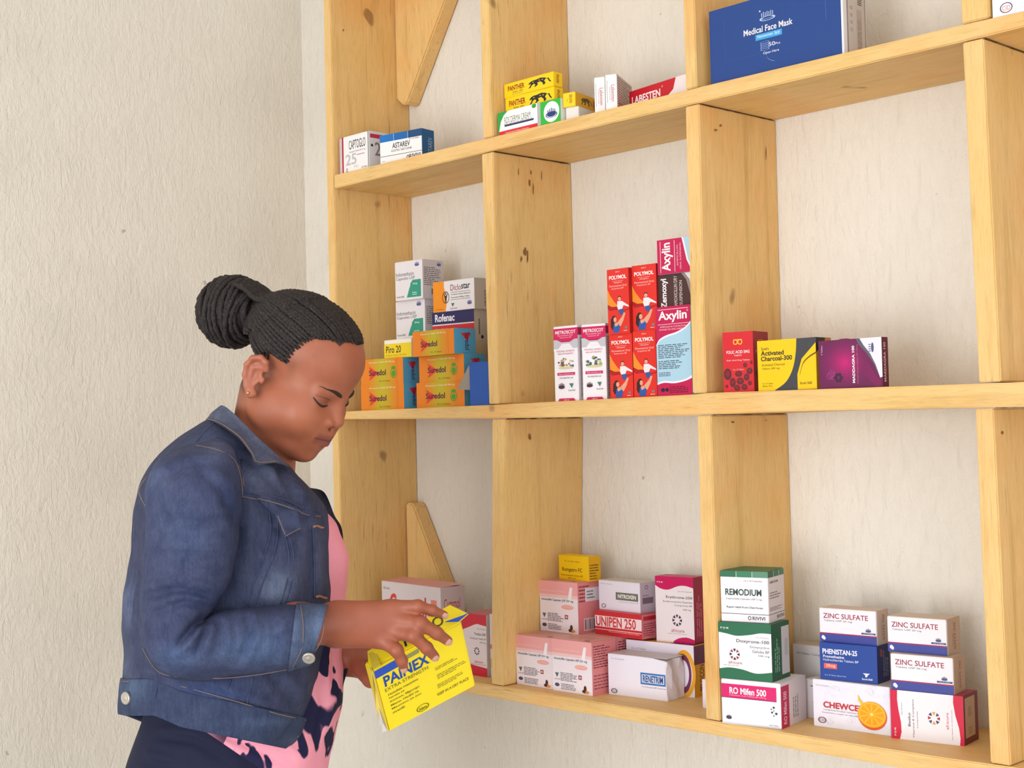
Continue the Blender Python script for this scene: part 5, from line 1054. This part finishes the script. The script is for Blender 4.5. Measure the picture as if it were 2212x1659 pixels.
# collar: stand and fall folded round the neck
ci = [(470, 884, 2.075), (476, 876, 2.055), (486, 878, 2.02), (505, 893, 1.985), (530, 918, 1.962), (556, 944, 1.952), (580, 966, 1.952), (603, 986, 1.962), (618, 1000, 1.985)]
cm_ = [(455, 893, 2.080), (462, 888, 2.045), (474, 894, 2.00), (496, 912, 1.965), (520, 940, 1.938), (545, 968, 1.928), (572, 986, 1.932), (600, 994, 1.945), (622, 1004, 1.98)]
cl_ = [(440, 914, 2.085), (450, 908, 2.035), (466, 914, 1.985), (490, 928, 1.945), (518, 950, 1.920), (541, 980, 1.912), (553, 1003, 1.914), (598, 1000, 1.936), (626, 1009, 1.975)]
def strip(lines, th_, sub=6):
    G = np.array([catmull(l, sub) for l in lines]); m, n, _ = G.shape; A_ = np.array([[pt(*G[i, j]) for j in range(n)] for i in range(m)]); B_ = np.array([[pt(G[i, j, 0], G[i, j, 1], G[i, j, 2] + th_) for j in range(n)] for i in range(m)])
    V = list(A_.reshape(-1, 3)) + list(B_.reshape(-1, 3)); F = grid_faces(m, n, False); o = m * n; F2 = [tuple(i + o for i in f[::-1]) for f in F]
    S_ = [(j, j + 1, o + j + 1, o + j) for j in range(n - 1)] + [((m - 1) * n + j + 1, (m - 1) * n + j, o + (m - 1) * n + j, o + (m - 1) * n + j + 1) for j in range(n - 1)]
    S_ += [(i * n, o + i * n, o + (i + 1) * n, (i + 1) * n) for i in range(m - 1)] + [(i * n + n - 1, (i + 1) * n + n - 1, o + (i + 1) * n + n - 1, o + i * n + n - 1) for i in range(m - 1)]
    return V, F + F2 + S_
mid = lambda a, b, t: [tuple(x * (1 - t) + y * t for x, y in zip(p, q)) for p, q in zip(a, b)]
V, F = strip([ci, mid(ci, cm_, .5), cm_, mid(cm_, cl_, .5), cl_], .004); M_col = denim('collar_denim', (84, 90, 112), False); jobj('collar', V, F, M_col)
V, F = tube([pt(u, v, d - .001) for u, v, d in catmull([(446, 905, 2.035), (468, 910, 1.983), (492, 924, 1.943), (520, 946, 1.918), (544, 978, 1.910), (557, 998, 1.912), (598, 996, 1.934)], 6)], .0009, 6); jobj('stitching', V, F, M_thread)
# far lapel and far front edge
V, F = strip([[(655, 1056, 2.09), (676, 1066, 2.10), (690, 1110, 2.09), (704, 1160, 2.09), (712, 1300, 2.08)], [(672, 1054, 2.12), (701, 1064, 2.16), (722, 1112, 2.15), (741, 1158, 2.16), (738, 1300, 2.17)]], .004); jobj('front_panel', V, F, M_den2)
# ---- t-shirt
M_tee = base_mat('pink_print_jersey', (240, 160, 176), .85, 0, .2)
tv = coords(M_tee, scale=(1, 1, .55)); tn = noise(M_tee, 9, 2, .5, tv, 1.8); nn, ll = nodes(M_tee); a = nn.new('ShaderNodeAttribute'); a.attribute_name = 'tint'
pat = ramp(M_tee, tn, [(.55, (0, 0, 0)), (.56, (1, 1, 1))]); mk = nn.new('ShaderNodeMath'); mk.operation = 'MULTIPLY'; ll.new(pat, mk.inputs[0]); ll.new(a.outputs['Fac'], mk.inputs[1])
link_in(M_tee, mix(M_tee, mk.outputs[0], lin((243, 160, 178)), lin((34, 34, 66))), 'Base Color'); link_in(M_tee, bump(M_tee, noise(M_tee, 60, 4, .6, coords(M_tee)), .4, .003), 'Normal')
TS = [(480, 1000, 640, 1050, 2.10, .05), (400, 1060, 690, 1090, 2.10, .08), (330, 1120, 722, 1125, 2.10, .10), (310, 1150, 742, 1165, 2.10, .108), (300, 1190, 752, 1195, 2.10, .112), (300, 1240, 752, 1245, 2.10, .112), (300, 1290, 744, 1300, 2.10, .11), (300, 1340, 738, 1350, 2.10, .11), (300, 1380, 738, 1400, 2.10, .11), (296, 1410, 741, 1460, 2.095, .11), (294, 1425, 738, 1520, 2.09, .112), (292, 1440, 722, 1590, 2.085, .118), (296, 1465, 708, 1660, 2.08, .124), (300, 1480, 700, 1745, 2.08, .126), (304, 1484, 696, 1750, 2.08, .123), (310, 1478, 690, 1735, 2.08, .12)]
WT, UT, ST = loft(TS, 8, 90, 2.3)
WT = lump(crease(WT, UT, ST, [([(690, 1440), (700, 1520), (680, 1600)], 8, 3), ([(430, 1560), (520, 1600), (620, 1650)], 10, 3), ([(560, 1600), (640, 1640)], 8, 3), ([(715, 1330), (722, 1440), (706, 1530)], 7, 2.5)]), 17, .0012, 30)
mk_ = np.clip((UT[..., 1] - 1330) / 60, 0, 1) * np.clip(1 - np.exp(-((UT[..., 0] - 400) / 60) ** 2 - ((UT[..., 1] - 1570) / 60) ** 2), 0, 1); cloth('pink_shirt', WT, M_tee, None, np.repeat(mk_[..., None], 3, 2), label='pink t-shirt with navy blotch print')
# ---- trousers
M_tr = base_mat('navy_trousers', (30, 34, 58), .8, 0, .25); link_in(M_tr, bump(M_tr, noise(M_tr, 900, 2, .5, coords(M_tr)), .2, .0005), 'Normal')
TR = [(330, 1440, 640, 1480, 2.10, .09), (312, 1500, 645, 1540, 2.10, .098), (308, 1550, 645, 1600, 2.10, .10), (290, 1600, 645, 1650, 2.10, .104), (270, 1656, 640, 1700, 2.10, .108), (255, 1720, 640, 1760, 2.09, .115), (252, 1800, 640, 1830, 2.07, .135), (262, 1900, 630, 1910, 2.06, .145), (290, 1980, 615, 1980, 2.06, .12)]
WR, UR, SR = loft(TR, 6, 80, 2.3); WR = lump(crease(WR, UR, SR, [([(330, 1590), (420, 1600), (500, 1650)], 8, 3), ([(300, 1640), (380, 1660)], 8, 3)]), 21, .0014, 24); tr = cloth('trousers', WR, M_tr)
def legloft(name, u0, d, m, parent):
    rows = [(u0 - 120, 1850, u0 + 120, 1850, d, .078), (u0 - 112, 2050, u0 + 104, 2050, d, .075), (u0 - 92, 2350, u0 + 86, 2350, d, .062), (u0 - 80, 2600, u0 + 76, 2600, d, .056), (u0 - 72, 2850, u0 + 76, 2850, d, .052), (u0 - 78, 2990, u0 + 82, 2990, d, .056)]
    Wl, Ul, Sl = loft(rows, 5, 40, 2.1); return cloth(name, lump(Wl, 31, .0015, 20), m, parent)
legloft('trouser_leg', 440, 1.985, M_tr, None); legloft('trouser_leg', 465, 2.14, M_tr, None)
M_shoe = base_mat('dark_shoe', (36, 32, 34), .5)
for u0, d in ((440, 1.985), (465, 2.14)):
    P = pt(u0 + 40, 3000, d); bm = bmesh.new(); bmesh.ops.create_uvsphere(bm, u_segments=24, v_segments=16, radius=1)
    fx = np.array([cR[0], cR[1]]); fx /= np.linalg.norm(fx); sx = np.array([-fx[1], fx[0]])
    for v in bm.verts:
        z = max(v.co.z, -.45); q = fx * v.co.x * .13 + sx * v.co.y * .047 * (1 - .25 * v.co.x); v.co = Vector((P[0] + q[0], P[1] + q[1], FZ + .0005 + (z + .45) * .062 * (1 - .35 * v.co.x)))
    o = bm_obj('shoe', bm, M_shoe, None, True); o.parent = woman; o.matrix_parent_inverse = Matrix.Translation(-woman.location)
# ------------------------------------------------------------------ the yellow packet she holds
TL = pt(805, 1450, 1.960); S0 = .6527e-3 * 1.96 / 2.0
av = (192 * S0) * cR + (107 * S0) * cU - .060 * cT; bv = (35 * S0) * cR - (132 * S0) * cU - .052 * cT
TR_ = pt(997, 1343, 1.960 + .060); BL = pt(840, 1582, 1.960 + .050); BR = pt(1028, 1482, 1.960 + .108)
PN = np.cross(TR_ - TL, BL - TL); PN /= np.linalg.norm(PN)
if PN @ (TL - CAM) < 0: PN = -PN           # points away from the lens
TH = .026; M_yel = base_mat('yellow_carton_card', (250, 226, 34), .38, 0, .4); M_wh = base_mat('raw_board_edge', (214, 208, 200), .7)
packet = tag(empty('medicine_packet', tuple(TL + PN * TH / 2)), 'yellow painkiller packet with blue lettering held open in her hands', 'medicine packet')
def pobj(name, V, F, m, mi=None):
    o = mesh_obj(name, V, F, m, None, mi); o.parent = packet; o.matrix_parent_inverse = Matrix.Translation(-packet.location); return o
f4 = [TL, TR_, BR, BL]; b4 = [p + PN * TH for p in f4]
bm = bmesh.new(); vs = [bm.verts.new(Vector(p)) for p in f4 + b4]
for q in ((3, 2, 1, 0), (4, 5, 6, 7), (0, 1, 5, 4), (1, 2, 6, 5), (2, 3, 7, 6), (3, 0, 4, 7)): bm.faces.new([vs[i] for i in q])
bmesh.ops.recalc_face_normals(bm, faces=bm.faces); bmesh.ops.bevel(bm, geom=list(bm.edges), offset=.0022, segments=3, affect='EDGES')
o = bm_obj('carton', bm, M_yel, None, False); o.parent = packet; o.matrix_parent_inverse = Matrix.Translation(-packet.location)
def bil(x, y, off):
    p = (TL * (1 - x) + TR_ * x) * y + (BL * (1 - x) + BR * x) * (1 - y); return p - PN * off
def plate(name, quad, th_, m):
    q = [np.array(p) for p in quad]; n = np.cross(q[1] - q[0], q[2] - q[0]); n /= np.linalg.norm(n); V = q + [p + n * th_ for p in q]
    return pobj(name, V, [(0, 1, 2, 3), (7, 6, 5, 4), (0, 4, 5, 1), (1, 5, 6, 2), (2, 6, 7, 3), (3, 7, 4, 0)], m)
# raised lid, its blue folded lip, side dust flap
LA, LB_ = pt(797, 1444, 1.968), pt(994, 1343, 2.018); LC, LD = pt(972, 1308, 2.045), pt(794, 1408, 1.99)
plate('lid_flap', [LA, LB_, pt(1012, 1327, 2.03), LC], .0012, M_yel); plate('lid_flap', [LA, LB_, LC, LD], .0012, M_yel)
BLU = (44, 84, 190)
plate('folded_lip', [pt(962, 1344, 2.005), pt(1001, 1330, 2.015), pt(1013, 1324, 2.02), pt(990, 1343, 2.008)], .001, ink(BLU))
plate('dust_flap', [pt(796, 1412, 1.985), pt(806, 1448, 1.957), pt(822, 1437, 1.964), pt(812, 1408, 1.990)], .001, base_mat('worn_yellow_card', (226, 206, 60), .5))
plate('side_flap', [pt(797, 1440, 1.962), pt(804, 1452, 1.959), pt(838, 1580, 2.008), pt(824, 1576, 2.02), pt(812, 1530, 1.995)], .0015, base_mat('faded_yellow_card', (232, 206, 90), .5))
plate('board_edge', [pt(818, 1530, 1.993), pt(826, 1560, 2.0), pt(836, 1578, 2.008), pt(826, 1582, 2.01), pt(820, 1568, 2.008)], .001, M_wh)
fc = Face(1, 1); fc.rect(.012, .865, .30, .985, BLU); fc.rect(.3, .90, .5, .965, (150, 150, 90))
fc.text('PAINEX', .08, .68, .58, .84, (32, 76, 168), 2); fc.text('EXTRA STRENGTH', .07, .605, .55, .655, (104, 100, 40), 0)
for i, (s_, x1) in enumerate((('Hutuliza maumivu', .42), ('haraka ya', .26), ('Kichwa, Mgongo', .42), ('Meno, Hedhi na', .40), ('Maumivu ya joo', .42), ('mwili', .22))): fc.text(s_, .09, .53 - i * .058, x1, .562 - i * .058, (110, 104, 36), 1)
random.seed(5); fc.micro(.62, .52, .95, .57, 2, (150, 142, 50)); fc.micro(.62, .38, .95, .46, 3, (150, 142, 50)); fc.micro(.6, .25, .93, .32, 3, (150, 142, 50)); fc.text('KEEP IN A DRY PLACE', .58, .15, .94, .19, (122, 114, 36), 1)
fc.ell(.40, .10, .07, .052, (104, 96, 30), 24, ring=.14); fc.text('Adams', .355, .07, .445, .12, (104, 96, 30), 1)
pobj('front_print', [bil(u, v, z) for u, v, z in fc.V], fc.F, [ink(c) for c in fc.cols], fc.I)
lf_ = Face(1, 1); lf_.text('K', .40, .12, .50, .75, (24, 30, 90), 2); lf_.text('O', .74, .25, .86, .8, (80, 80, 30), 1)
LN = np.cross(LB_ - LA, LD - LA); LN /= np.linalg.norm(LN); LN = -LN if LN @ (LA - CAM) > 0 else LN
pobj('lid_print', [(LA * (1 - u) + LB_ * u) * (1 - v) + (LD * (1 - u) + LC * u) * v + LN * (.0016 + z) for u, v, z in lf_.V], lf_.F, [ink(c) for c in lf_.cols], lf_.I)
